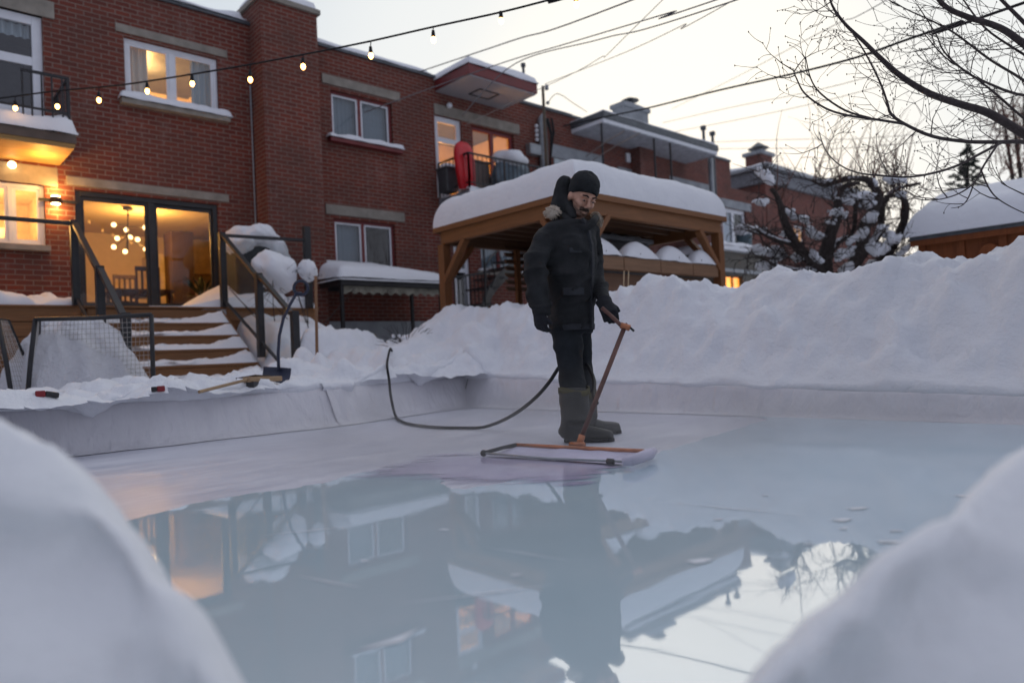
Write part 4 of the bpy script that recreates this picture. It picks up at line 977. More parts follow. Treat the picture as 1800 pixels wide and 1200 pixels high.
# snow shovel
BLUEP = m_plain('shovel_blue', (.018, .024, .05), .45, var=.3)
sq_ = on_snow(487, 670) - C0; SD = sq_.dot(Vector(MR[2])) - .12
sv = thing('snow_shovel', PD(488, 672, SD), 'dark blue snow pusher shovel with bent handle leaning at the stair foot', 'shovel')
hp = [PD(x, y, dd) for x, y, dd in ((490, 652, SD), (489, 620, SD + .03), (491, 590, SD + .08), (498, 560, SD + .14), (510, 535, SD + .2), (521, 515, SD + .25))]
MB().tube(hp, .016, 8).build('handle', BLUEP, sv, smooth=True)
g = PD(529, 506, SD + .26); mb = MB(); pts = [g + RT * (.075 * math.cos(a)) + UP * (.075 * math.sin(a)) for a in [2 * PI * k / 16 for k in range(17)]]
mb.tube(pts, .016, 8, cap=False); mb.tube([hp[-1], g + RT * .01 - UP * .06], .018, 8); mb.build('grip', BLUEP, sv, smooth=True)
bl = []
mb = MB()
def blade(u, v):
    p = PD(463 + 49 * u, 644 + 29 * v + 3 * u, SD); return p + FW * (.09 * (1 - (2 * u - 1) ** 2) * .5 - .12 * v * v)
mb.grid([k / 10 for k in range(11)], [k / 6 for k in range(7)], blade); o = mb.build('blade', BLUEP, sv, smooth=True); md = o.modifiers.new('s', 'SOLIDIFY'); md.thickness = .012
# push broom and sticks lying in the snow
DRIFT = side
UPS = lambda p, h: p + UP * h
a, b = UPS(on_snow(434, 679), .06), UPS(on_snow(490, 676), .06)
br = thing('push_broom', a, 'push broom with tan block lying in the snow before the stairs', 'broom')
MB().bar(a, b, .09, .05).build('block', m_wood('broom_wood', (.45, .30, .17), 0), br, bevel=.01)
MB().bar(a + Vector((.02, -.02, -.05)), b + Vector((-.10, -.02, -.055)), .07, .06).build('bristles', BLACK, br)
MB().tube([a, UPS(on_snow(350, 695), .03)], .014, 8).build('handle', bpy.data.materials['broom_wood'], br)
tag(MB().tube([UPS(on_snow(415, 672), .03), UPS(on_snow(450, 670), .05), UPS(on_snow(475, 671), .05)], .014, 6).build('hockey_stick', DARKW), 'short dark stick lying just behind the broom block', 'stick')
REDT = m_plain('red_tape', (.22, .015, .02), .6)
def stick(x0, y0, x1, y1, x2, y2, label):
    p, q, r_ = UPS(on_snow(x0, y0), .03), UPS(on_snow(x1, y1), .03), UPS(on_snow(x2, y2), .03)
    k = thing('hockey_stick', p, label, 'hockey stick')
    MB().bar(p, q, .025, .045).build('tape', REDT, k, bevel=.008); MB().bar(q, r_, .022, .04).build('blade', BLACK, k, bevel=.008)
stick(62, 700, 80, 699, 103, 702, 'half buried stick blade with red end in front of the goal')
stick(290, 689, 276, 690, 266, 691, 'small red ended stick tip at the foot of the right goal post')
# hockey goals
NETM = m_plain('net_cord', (.42, .40, .38), .8)
def goal(label, fl, fr, tl, tr, dpt, full=True):
    root = thing('hockey_goal', (fl + fr) / 2, label, 'hockey goal', 'hockey goals beside the stairs')
    bl_, br_ = fl + dpt, fr + dpt; mt_l = tl + dpt * .35; mt_r = tr + dpt * .35
    MB().tube([fl - UP * .1, fl.lerp(tl, .5), tl], .024, 8).build('post', BLACK, root, smooth=True); MB().tube([fr - UP * .1, fr.lerp(tr, .5), tr], .024, 8).build('post', BLACK, root, smooth=True)
    MB().tube([tl, (tl + tr) / 2 - UP * .012, tr], .024, 8).build('crossbar', BLACK, root, smooth=True)
    MB().tube([fl, bl_, br_, fr], .018, 6).build('base_bar', BLACK, root); MB().tube([tl, mt_l, bl_], .016, 6).build('brace', BLACK, root); MB().tube([tr, mt_r, br_], .016, 6).build('brace', BLACK, root)
    mb = MB(); r_ = .0028
    nu, nv = 26, 17
    def back(u, v): return mt_l.lerp(mt_r, u).lerp(bl_.lerp(br_, u), v) - UP * .02 * math.sin(PI * v) + FW * .02 * math.sin(u * 9 + v * 5)
    for i in range(nu + 1): mb.tube([back(i / nu, j / 6) for j in range(7)], r_, 3, cap=False)
    for j in range(nv + 1): mb.tube([back(i / 8, j / nv) for i in range(9)], r_, 3, cap=False)
    for (f_, t_, m_, b_) in ((fl, tl, mt_l, bl_), (fr, tr, mt_r, br_)):
        for i in range(1, 9): mb.tube([t_.lerp(m_, i / 9), f_.lerp(b_, i / 9)], r_, 3, cap=False)
        for j in range(nv): mb.tube([t_.lerp(f_, j / nv), m_.lerp(b_, j / nv)], r_, 3, cap=False)
    for i in range(nu + 1): mb.tube([tl.lerp(tr, i / nu), mt_l.lerp(mt_r, i / nu)], r_, 3, cap=False)
    mb.build('net', NETM, root)
    return root
goal('black hockey goal with net over a heap of snow, left of the stairs', PD(46, 702, 7.6), PD(270, 692, 7.6), PD(62, 561, 7.6), PD(266, 553, 7.6), FW * .70 - RT * .34)
goal('black hockey goal cut off at the left edge of the view', PD(-190, 712, 7.4), PD(24, 704, 7.5), PD(-205, 570, 7.5), PD(-4, 560, 7.6), FW * .6 - RT * .1)
pk = PD(128, 560, 8.35); pc = Vector((pk.x, pk.y, .25))
def heap(u, v):
    a = 2 * PI * u; rr = v
    q = pc + RT * (.86 * rr * math.cos(a)) + FW * (.62 * rr * math.sin(a))
    h = (pk.z - .25) * (1 - rr ** 3.2) ** .85 if rr < 1 else 0
    nz = fbm(q * 3.2, 4) * .10 * min(1, 2 * rr + .3) + .05 * noise.noise(Vector((math.cos(a) * 3, math.sin(a) * 3, rr * 1.2)))
    return Vector((q.x, q.y, .25 + h)) + (RT * math.cos(a) + FW * math.sin(a)) * nz + UP * nz * .5
mb = MB(); NU = 120
rows = [[mb.bm.verts.new(heap(i / NU, j / 40)) for i in range(NU)] for j in range(1, 41)]
top = mb.bm.verts.new(heap(0, 0))
for i in range(NU): mb.bm.faces.new((top, rows[0][i], rows[0][(i + 1) % NU]))
for a, b in zip(rows, rows[1:]):
    for i in range(NU): mb.bm.faces.new((a[i], b[i], b[(i + 1) % NU], a[(i + 1) % NU]))
tag(mb.build('snow_heap', SNOWD, smooth=True), 'tall rough snow heap standing inside the hockey goal', 'snow heap')
# ------------------------------------------------------------------ metal canopy in front of the lower window of house B
gz = thing('grill_canopy', (7.8, 12.4, .3), 'low black metal canopy with thick snow on top, under the lower window', 'canopy')
gx0, gx1, gy0, gy1, gzt = 6.63, 9.0, 11.9, 13.05, 2.11
mb = MB()
for a, b in (((gx0, gy0), (gx1, gy0)), ((gx0, gy1), (gx1, gy1)), ((gx0, gy0), (gx0, gy1)), ((gx1, gy0), (gx1, gy1))): mb.bar((*a, gzt), (*b, gzt), .05, .07)
mb.bar((gx0, gy0, .95), (gx1, gy0, 1.02), .03, .03)
mb.build('frame', BLACK, gz)
for x, y in ((gx0 + .03, gy0 + .03), (gx1 - .03, gy0 + .03), (gx0 + .03, gy1 - .06), (gx1 - .03, gy1 - .06)): MB().box(x - .03, x + .03, y - .03, y + .03, .1, gzt - .036).build('leg', BLACK, gz)
MB().grid(frange(gx0 + .03, gx1, .03), [0, 1, 2], lambda x, v: Vector((x, gy0 + .028 + .012 * math.sin(x * 19), gzt - .04 - v * (.07 + .012 * math.sin(x * 31))))).build('valance', m_plain('valance_cloth', (.22, .21, .17), .9, var=.5, scale=5), gz)
MB().box(gx0 - .02, gx1 + .02, gy0 - .02, gy1 + .03, gzt + .036, gzt + .06).build('top', BLACK, gz)
def gh(x, y): return gzt + .062
def gsn(u, v):
    x = gx0 - .06 + (gx1 - gx0 + .12) * u; y = gy0 - .06 + (gy1 - gy0 + .08) * v
    e = min(u * (gx1 - gx0), (1 - u) * (gx1 - gx0) * .8, v * (gy1 - gy0), 9); k = min(1, e / .28); k = math.sqrt(1 - (1 - k) ** 2)
    hh = .26 + .28 * v - .22 * sstep((u - .55) / .45) * v
    return Vector((x, y, gzt + .065 + max(.015, hh * (.18 + .82 * k)) + .02 * fbm(Vector((x * 2, y * 2, 1)), 3)))
MB().grid([k / 40 for k in range(41)], [k / 24 for k in range(25)], gsn).build('snow_cap', SNOWC, gz, smooth=True)
MB().pillow(gx0 - .06, gx1 + .06, gy0 - .06, gy1 + .02, gzt + .061, .06, r=.04, step=.06, amp=.02).build('snow_layer', SNOWC, gz, smooth=True)
bxp = PD(632, 600, 11.3)
tag(MB().box(bxp.x - .32, bxp.x + .32, bxp.y, bxp.y + .4, .3, PD(632, 588, 11.3).z).build('plywood_box', m_wood('plywood', (.30, .24, .14), 0), bevel=.01), 'tan plywood box on the ground under the metal canopy', 'box')
bz_ = thing('bare_shrub', PD(718, 605, 9.9), 'low bare shrub dusted with snow at the edge of the bank below the canopy', 'shrub')
mb = MB(); twigs(mb, PD(715, 612, 9.9), 40, .45, .006, .4, 4, .4); mb.build('stem', BARK, bz_)
mb = MB(); rnd = random.Random(2)
for _ in range(12): mb.ell(PD(715 + rnd.uniform(-25, 25), 598 + rnd.uniform(-8, 8), 9.9 + rnd.uniform(-.1, .1)), rnd.uniform(.02, .05), 7, 5)
mb.build('snow_clump', SNOWC, bz_, smooth=True)
# ------------------------------------------------------------------ things on house C's balcony
fl_ = 4.37
sx = PY(815, 300, 12.35)
sl0 = thing('toboggan', (sx.x, 12.35, fl_), 'red plastic toboggan standing upright on the balcony by the lit door', 'sled')
zt0, zb0 = PY(815, 251, 12.35).z, fl_
w2 = .25
sil = [(-w2 * .80, zb0), (w2 * .80, zb0), (w2, zb0 + .5), (w2 * 1.04, zt0 - .35), (w2 * .98, zt0 - .18), (w2 * .75, zt0 - .06), (w2 * .4, zt0), (-w2 * .4, zt0), (-w2 * .75, zt0 - .06), (-w2 * .98, zt0 - .18), (-w2 * 1.04, zt0 - .35), (-w2, zb0 + .5)]
lean = lambda z: .10 * (z - zb0) / 1.2
sections = [[Vector((sx.x + x * q, 12.18 + dy + lean(z), zb0 + (z - zb0) * (.5 + .5 * q if q < .99 else 1))) for x, z in sil] for q, dy in ((.96, .13), (1, .10), (1, .03), (.92, .0), (.7, -.006))]
MB().loft(sections).build('hull', PLASTICR, sl0, smooth=True)
for dx in (-.09, .09): MB().bar((sx.x + dx, 12.165 + lean(zb0 + .25), zb0 + .25), (sx.x + dx, 12.165 + lean(zt0 - .4), zt0 - .4), .035, .02, (0, 1, 0)).build('runner', PLASTICR, sl0, bevel=.008)
bn = PY(788, 325, 12.75)
bb = thing('grey_bin', (bn.x, 12.75, fl_), 'dark grey storage bin on the balcony left of the red toboggan', 'bin')
MB().loft([[Vector((bn.x + sx_ * q, 12.75 + sy_ * q, z)) for sx_, sy_ in ((-1, -1), (1, -1), (1, 1), (-1, 1))] for q, z in ((.15, fl_), (.19, fl_ + .52))]).build('body', m_plain('bin_grey', (.05, .055, .06), .5), bb, bevel=.03)
MB().box(bn.x - .21, bn.x + .21, 12.54, 12.96, fl_ + .52, fl_ + .57).build('lid', m_plain('bin_lid', (.06, .065, .07), .5), bb, bevel=.02)
wb = PY(848, 300, 12.9); tag(MB().box(wb.x - .42, wb.x + .1, 12.75, 13.1, fl_, fl_ + .85).box(wb.x - .46, wb.x + .14, 12.72, 13.12, fl_ + .85, fl_ + .9).build('deck_box', m_plain('box_brown', (.13, .10, .085), .6), bevel=.015), 'brown cabinet on the balcony between toboggan and covered grill', 'cabinet')
gc = PY(902, 300, 12.5); gt_ = PY(902, 268, 12.5).z
gr = thing('covered_grill', (gc.x, 12.5, fl_), 'grill under a dark tarp capped with snow on the covered balcony', 'grill')
TARP = m_plain('tarp', (.10, .14, .17), .45, var=.5, scale=4, bump=.6, bs=9)
MB().ell((gc.x, 12.55, fl_ + .5), (.58, .36, gt_ - fl_ - .56), 24, 16).box(gc.x - .5, gc.x + .5, 12.3, 12.85, fl_, fl_ + .55).build('tarp', TARP, gr, remesh=.04, dsp=lambda p, n: p + n * .045 * fbm(Vector((p.x * 4, p.y * 4, p.z * 1.5)), 3))
MB().ell((gc.x - .06, 12.5, gt_ - .20), (.46, .34, .22), 24, 14, noise_amp=.16, ns=3).build('snow_cap', SNOWC, gr, smooth=True)
# curved outdoor stair of house C
stt = thing('curved_stair', (12.4, 11.6, .6), 'black curved metal stair behind the pergola, under the balcony', 'stair')
yS = 11.7
cv = [PY(x, y, yS + dy) for x, y, dy in ((850, 545, -.3), (860, 515, -.1), (873, 497, .1), (890, 480, .3), (907, 465, .5), (925, 452, .7), (945, 438, .8))]
mb = MB(); 
for a, b in zip(cv, cv[1:]): mb.bar(a, b, .05, .24)
mb.build('stringer', BLACK, stt)
for i, (a, b) in enumerate(zip(cv, cv[1:])): MB().box(a.x - .02, a.x + .3, a.y, a.y + .8, a.z + .12, a.z + .15).build('tread', BLACK, stt)
MB().tube([PY(913, 430, yS), PY(914, 560, yS)], .05, 10).build('pole', BLACK, stt)
MB().tube([PY(853, 545, yS - .3), PY(852, 470, yS - .3), PY(850, 440, yS - .3), PY(858, 415, yS - .2)], .025, 6).build('newel', BLACK, stt)
mb = MB(); rr_ = [PY(x, y, yS + dy) for x, y, dy in ((852, 470, -.3), (862, 452, -.1), (875, 440, .1), (890, 428, .3), (905, 415, .5))]; mb.tube(rr_, .022, 6)
rr2 = [p + Vector((.15, 0, -.42)) for p in rr_]; mb.tube(rr2[:4], .016, 6)
for a, b in zip(rr_, cv[1:]): mb.tube([a, b], .012, 5)
mb.build('handrail', BLACK, stt, smooth=True)
pr = thing('porch_railing', (10.4, 12.2, 1.2), 'dark porch railing before the pale ground floor door behind the pergola post', 'railing')
mb = MB(); pa, pb_ = PY(776, 491, 12.0), PY(860, 478, 12.0)
mb.bar(pa, pb_, .04, .05); mb.bar(pa - UP * .75, pb_ - UP * .75, .04, .05)
for k in range(13): mb.bar(pa.lerp(pb_, k / 12) - UP * .75, pa.lerp(pb_, k / 12), .018, .018)
mb.build('rail', BLACK, pr)
# ================================================================== pergola, shed
GX0, GX1, GYA, GYB, GB = 7.07, 10.60, 6.32, 9.30, 2.47       # plan and underside of the beams
pg = thing('wooden_pergola', (9, 8, .8), 'cedar roofed pergola with a thick snow cap behind the man', 'pergola')
GT = GB + .24
for (a, b, m) in (((GX0, GYA, GB + .12), (GX1, GYA, GB + .12), CEDAR), ((GX0, GYB, GB + .12), (GX1, GYB, GB + .12), CEDARD)): MB().bar(a, b, .10, .24).build('beam', m, pg, bevel=.008)
for x in (GX0, GX1): MB().bar((x, GYA + .055, GB + .119), (x, GYB - .055, GB + .119), .10, .24).build('beam', CEDARY, pg, bevel=.008)
for y in (GYA - .09, GYB + .09): MB().bar((GX0 - .10, y, GT + .03), (GX1 + .10, y, GT + .03), .03, .15).build('fascia', CEDAR, pg)
for x in (GX0 - .09, GX1 + .09): MB().bar((x, GYA - .07, GT + .03), (x, GYB + .07, GT + .03), .03, .15).build('fascia', CEDARY, pg)
for x, y in ((GX0 + .02, GYA + .02), (GX1 - .02, GYA + .02), (GX0 + .02, GYB - .02), (GX1 - .02, GYB - .02)): MB().box(x - .075, x + .075, y - .075, y + .075, .3, GB - .002).build('post', CEDARZ, pg, bevel=.008)
L_ = .62
for x, y, dx, dy in ((GX0, GYB, 0, -1), (GX0, GYA, 0, 1), (GX0, GYA, 1, 0), (GX1, GYA, -1, 0), (GX1, GYB, 0, -1), (GX1, GYA, 0, 1), (GX0, GYB, 1, 0)):
    MB().bar((x + dx * .06, y + dy * .06, GB - L_), (x + dx * L_, y + dy * L_, GB + .01), .085, .12, (dy, dx, 0) if True else UP).build('brace', CEDARZ, pg, bevel=.008)
mb = MB()
for k in range(9): y = GYA + .3 + k * .33; mb.bar((GX0 + .06, y, GT - .06), (GX1 - .06, y, GT - .06), .045, .11)
mb.build('rafters', CEDARD, pg)
MB().box(GX0 - .07, GX1 + .07, GYA - .07, GYB + .07, GT + .002, GT + .03).build('roof_deck', CEDARD, pg)
mb = MB()
for k in range(7): z = 1.78 + k * .12; mb.bar((GX0 + 1.3, GYB - .1, z), (GX1 - .06, GYB - .1, z), .025, .085, (0, .8, 1))
mb.build('slat_screen', CEDARD, pg)
for x in (8.6, 9.75): MB().box(x - .05, x + .05, GYB - .19, GYB - .12, .5, GB).build('stud', CEDARZ, pg)
cxm, cym = (GX0 + GX1) / 2, (GYA + GYB) / 2
def gsnow(u, v):
    x0, x1, y0, y1 = GX0 - .11, GX1 + .08, GYA - .11, GYB + .08
    x = x0 + (x1 - x0) * u; y = y0 + (y1 - y0) * v
    e = min(x - x0, x1 - x, y - y0, y1 - y); k = min(1, e / .30); k = (1 - (1 - k) ** 2.6) ** .5
    hip = .24 * min(1, e / 1.5)
    return Vector((x, y, GT + .10 + max(.0, .42 * k) + hip + k * .05 * fbm(Vector((x * 1.1, y * 1.1, 3)), 4) + .008 * noise.noise(Vector((x * 6, y * 6, 2))) - .03))
mb = MB(); NU_ = 84; us = [.5 - .5 * math.cos(PI * i / NU_) for i in range(NU_ + 1)]
mb.grid(us, us, gsnow); mb.build('snow_cap', SNOW, pg, smooth=True)
mb = MB(); rimp = [(GX0 - .11, GYA - .11), (GX1 + .08, GYA - .11), (GX1 + .08, GYB + .08), (GX0 - .11, GYB + .08)]
for (a, b) in zip(rimp, rimp[1:] + rimp[:1]): mb.quad((*a, GT + .035), (*b, GT + .035), (*b, GT + .075), (*a, GT + .075))
mb.quad(*[(*p, GT + .036) for p in rimp]); mb.build('snow_rim', SNOW, pg)
# planters along the front, snow mounds in them
pt_, pbm = PY(1255, 470, GYA + .15).z, PY(1255, 490, GYA + .15).z
xs_ = [GX0 + .12, 8.0, 8.88, 9.74, GX1 - .12]
MB().box(xs_[0], xs_[-1], GYA + .12, GYA + .15, .3, pbm - .03).build('low_wall', CEDARD, pg)
PLW = m_wood('planter_wood', (.30, .165, .09), 0)
for i in range(4):
    a, b = xs_[i] + .006, xs_[i + 1] - .006
    pn = MB().box(a, b, GYA - .03, GYA + .10, pbm, pt_).build('planter', PLW, pg, bevel=.008)
    def mound(u, v, a=a, b=b, i=i):
        x = a + .02 + (b - a - .04) * u; y = GYA - .05 + .26 * v
        h = (.015 + .24 * (math.sin(PI * min(1, max(0, u))) ** .8)) * math.sqrt(max(0, 1 - (1 - min(1, v / .55)) ** 2)) * (1 if v < .7 else (1 - ((v - .7) / .3) ** 2))
        return Vector((x, y, pt_ + .003 + h + .02 * fbm(Vector((x * 3, y * 3, i)), 3)))
    MB().grid([k / 24 for k in range(25)], [k / 10 for k in range(11)], mound).build('snow_mound', SNOWC, pn, smooth=True)
    mb = MB(); rnd = random.Random(40 + i)
    for _ in range(1):
        x = rnd.uniform(a + .2, b - .2); p = Vector((x, GYA - .01, pt_)); mb.tube([p, p + Vector((rnd.uniform(-.03, .03), -.04, rnd.uniform(.06, .12)))], .004, 4)
    mb.build('dead_stem', BARK, pn)
ta = thing('covered_tub', (9.3, 8.2, .8), 'grey tub with a snow dusted cover standing inside the pergola', 'tub')
tz = PY(1130, 432, 8.0).z
MB().box(8.9, 10.3, 7.5, 8.9, .6, tz - .08).build('body', m_plain('tub_body', (.10, .10, .11), .6), ta, bevel=.05); MB().box(8.85, 10.35, 7.45, 8.95, tz - .078, tz).build('cover', m_plain('tub_cover', (.20, .21, .23), .6), ta, bevel=.02)
MB().pillow(9.4, 10.3, 7.6, 8.7, tz + .002, .10, r=.3, step=.06, amp=.05, seed=2).build('snow_cap', SNOWC, ta, smooth=True)
s0_ = PD(1098, 506, 8.35)
for k, dx in enumerate((0, 8)):
    a = PD(1094 + dx, 512, 8.3); b = PD(1097 + dx, 476, 8.35)
    tag(MB().tube([a - UP * .2, b], .008, 6).build('ski_pole', m_plain('pole_tan%d' % k, (.45, .33, .2), .5)), ['thin tan stick upright in the snow bank, nearer the man', 'thin tan stick upright in the snow bank, farther from the man'][k], 'stick', 'two thin sticks in the bank')
# ------------------------------------------------------------------ shed on the right
sh = thing('wooden_shed', (15, 3, .8), 'orange brown wooden shed with deep snow on its roof at the right edge', 'shed')
SX = 14.15; SE = 2.40; sy1 = 4.55; sy0 = .2
mb = MB(); wall_h = SE - .12
mb.box(SX + .15, SX + 3.2, sy0, sy1 - .12, .2, wall_h); mb.build('wall', SHEDW, sh)
for k in range(8):
    y = sy1 - .14 - k * .62; MB().box(SX + .10, SX + .148, y - .07, y + .05, .2, wall_h).build('batten', SHEDW, sh)
MB().box(SX - .02, SX + .02, sy0, sy1, SE - .16, SE - .002).build('fascia', SHEDW, sh)
MB().prism([(SX - .05, 0, SE), (SX + 1.9, 0, SE + .75), (SX + 3.5, 0, SE + .1), (SX + 3.5, 0, SE + .04), (SX + 1.9, 0, SE + .69), (SX - .05, 0, SE - .06)], (0, 1, 0)).build('roof', TIN, sh)
rf = [o_ for o_ in sh.children if o_.name.startswith('roof')][-1]
for v in rf.data.vertices: v.co.y = (sy0 if v.co.y + sh.location.y < .5 else sy1) - sh.location.y
def ssn(u, v):
    x = SX - .12 + 3.6 * u; y = sy0 + (sy1 + .06 - sy0) * v
    base = SE + .01 + (.75 * min(1, (x - SX + .05) / 1.95) if x < SX + 1.9 else .75 - .65 * (x - SX - 1.9) / 1.6)
    e = min((x - SX + .12), (sy1 + .06 - y), 3.6 - 3.6 * u); k = min(1, e / .35); k = math.sqrt(max(0, 1 - (1 - k) ** 2))
    rd = .06 * math.exp(-((x - SX - 1.9) / .5) ** 2)
    return Vector((x - .04 * (1 - k), y, base + .02 + .44 * k - rd * 2 + .03 * fbm(Vector((x, y, 2)) * 1.2, 3) * k))
MB().grid([(k / 60) ** 1.3 for k in range(61)], [1 - (1 - k / 60) ** 1.6 for k in range(61)], ssn).build('roof_snow', SNOW, sh, smooth=True)
MB().prism([(SX - .12, sy1 + .06, SE), (SX + 1.9, sy1 + .06, SE + .76), (SX + 3.5, sy1 + .06, SE + .1), (SX + 3.5, sy1 + .06, SE + .16), (SX + 1.9, sy1 + .06, SE + .82), (SX - .12, sy1 + .06, SE + .04)], (0, -4, 0)).build('snow_rim', SNOW, sh)
lg = MB().tube([(SX + .04, 3.35, SE - .42), (SX + .12, 3.35, SE - .42)], .16, 16).build('round_plaque', SHEDW, sh, bevel=.02)
# ================================================================== the man, the ice resurfacer and its hose
D0 = 4.88
def pp(x, y, dd=0.0): return PD(x, y, D0 + dd)
man = thing('person', Vector((pp(1020, 770).x, pp(1020, 770).y, 0)), 'man in dark hooded parka, beanie and rubber boots watering the rink', 'person')
def m_skin():
    t = NT('skin'); v = t.coord(); f = t.noise(v, 14, 4); at_ = t.n('ShaderNodeAttribute'); at_.attribute_name = 'stubble'
    col = t.ramp(f, [(.3, (.50, .265, .185)), (.7, (.62, .35, .25))])
    col = t.mix(t.math('MULTIPLY', at_.outputs['Fac'], t.ramp(t.noise(v, 120, 2), [(.2, (.75, .75, .75)), (.7, (1, 1, 1))])), col, (.030, .019, .014))
    return t.done(t.pbsdf(col, .5, 0, t.bump(t.noise(v, 90, 3), .15, .004), .4))
SKIN = m_skin()
def m_cloth(name, c, sc=16, rough=.85, var=.45):
    t = NT(name); v = t.coord(); f = t.noise(v, 5, 5, .6); g = t.noise(v, sc * 9, 2); k = t.noise(t.coord((1, 1, 2.4)), sc, 4, .55, .5)
    col = t.ramp(f, [(.3, tuple(x * (1 - var) for x in c)), (.7, tuple(x * (1 + var) for x in c))])
    n = t.bump(k, .5, .015); n = t.bump(g, .3, .003, n)
    return t.done(t.pbsdf(col, rough, 0, n, .25))
PARKA = m_cloth('parka_cloth', (.021, .022, .0235), 14, .85, .6); PANTS = m_cloth('trouser_cloth', (.014, .017, .020), 14); HAT = m_cloth('knit_black', (.022, .024, .026), 30, .95)
GLOVE = m_cloth('glove_cloth', (.018, .019, .023), 18); BOOT = m_cloth('boot_rubber', (.050, .050, .046), 6, .5, .25); FUR = m_cloth('fur', (.52, .44, .36), 20, .9, .2); HAIR = m_cloth('hair_brown', (.045, .028, .02), 30)
LINING = m_cloth('boot_lining', (.10, .09, .045), 12)
# head frame
yaw_, tilt_ = math.radians(21), math.radians(31)
hf = (-FW * math.cos(yaw_) + RT * math.sin(yaw_)).normalized(); hd = (hf * math.cos(tilt_) - UP * math.sin(tilt_)).normalized(); hu = (UP * math.cos(tilt_) + hf * math.sin(tilt_)).normalized(); hs = hd.cross(hu).normalized()
roll_ = math.radians(10); hs, hu = (hs * math.cos(roll_) + hu * math.sin(roll_)), (hu * math.cos(roll_) - hs * math.sin(roll_))
hc = pp(1023, 348)
HR = Matrix((hs, hd, hu)).transposed()
HS = 1.12
def hp_(x, y, z): return hc + (hs * x + hd * y + hu * z) * HS
def he(mb, c, r_): mb.ell(hp_(*c), [q * HS for q in r_], 20, 14, rot=HR)
RA = [pp(968, 408, -.05), pp(951, 432, -.12), pp(940, 467, -.19), pp(944, 505, -.21), pp(950, 537, -.22), pp(952, 554, -.22)]        # right arm
LA = [pp(1032, 412, .06), pp(1043, 450, .08), pp(1049, 488, .03), pp(1058, 518, -.12), pp(1064, 537, -.24)]       # left arm
mb = MB()
he(mb, (0, -.012, .03), (.076, .096, .10)); he(mb, (0, .022, -.055), (.058, .066, .062)); he(mb, (0, .062, -.098), (.026, .022, .022)); he(mb, (0, .07, .032), (.058, .026, .018))
for s in (-1, 1):
    he(mb, (s * .036, .056, -.018), (.028, .030, .026)); he(mb, (s * .079, -.005, -.005), (.012, .024, .034)); he(mb, (s * .012, .100, -.030), (.010, .010, .009))
mb.tube([hp_(0, .086, .026), hp_(0, .100, .0), hp_(0, .112, -.026)], [.010, .012, .015], 10); he(mb, (0, .084, -.058), (.024, .014, .008)); he(mb, (0, .083, -.068), (.020, .013, .008))
mb.tube([hp_(0, -.03, -.05), pp(1010, 385)], [.06, .065], 14)
mb.tube([pp(1008, 385), pp(1003, 430), pp(1003, 500), pp(1005, 575)], [.08, .13, .12, .12], 14)
mb.tube(RA, [.05, .05, .048, .042, .034, .024], 10); mb.tube(LA, [.05, .046, .042, .034, .022], 10)
mb.tube([RA[-1], pp(951, 566, -.22)], [.022, .018], 8); mb.tube([LA[-1], pp(1067, 546, -.31)], [.020, .016], 8)
mb.tube([pp(996, 575, -.06), pp(1003, 650, -.12), pp(1008, 735, -.19)], [.09, .06, .045], 10); mb.tube([pp(1018, 575, .06), pp(1022, 650, .14), pp(1026, 728, .24)], [.09, .06, .045], 10)
mb.build('body', SKIN, man, remesh=.0065)
body = man.children[-1]
EYEW = m_plain('eye_white', (.5, .47, .44), .3); IRIS = m_plain('iris', (.02, .012, .01), .3)
for s in (-1, 1):
    e = MB().ell(hp_(s * .031, .0845, .010), (.0125, .010, .0055), 12, 8, rot=HR).build('eye', EYEW, man, smooth=True); MB().ell(hp_(s * .031, .0935, .008), (.0065, .004, .006), 10, 6, rot=HR).build('iris', IRIS, e, smooth=True)
    MB().tube([hp_(s * .0155, .092, .016), hp_(s * .031, .0985, .0175), hp_(s * .047, .088, .013)], .0042, 6).build('eyelid', SKIN, man, smooth=True)
    MB().tube([hp_(s * .012, .100, .033), hp_(s * .030, .1005, .041), hp_(s * .052, .088, .036)], [.005, .0062, .004], 6).build('eyebrow', HAIR, man, smooth=True)
sa = body.data.attributes.new('stubble', 'FLOAT', 'POINT'); off_ = origin_of(body)
for i_, vx in enumerate(body.data.vertices):
    c = (vx.co + off_ - hc) / HS; x, y, z = c.dot(hs), c.dot(hd), c.dot(hu)
    m_ = 0.0
    if -.20 < z < .02 and y > -.03 and abs(x) < .1:
        jaw = sstep((-.046 - z + .030 * max(0, (abs(x) - .03) / .04)) / .025) * .85
        side_ = sstep((abs(x) - .050) / .014) * sstep((.000 - z) / .03) * .7 * sstep((y + .03) / .03)
        mous = sstep((.040 - abs(x)) / .010) * sstep((z + .062) / .006) * sstep((-.030 - z) / .006) * (1 if y > .045 else 0)
        lips = sstep((.018 - abs(x)) / .006) * sstep((z + .074) / .004) * sstep((-.058 - z) / .004) * (1 if y > .06 else 0)
        m_ = max(jaw, side_, mous) * (1 - .8 * lips)
    sa.data[i_].value = m_
MB().tube([hp_(-.034, .080, -.058), hp_(-.018, .096, -.046), hp_(0, .101, -.044), hp_(.018, .096, -.046), hp_(.034, .080, -.058)], [.003, .0055, .006, .0055, .003], 8).build('moustache', HAIR, man, smooth=True)
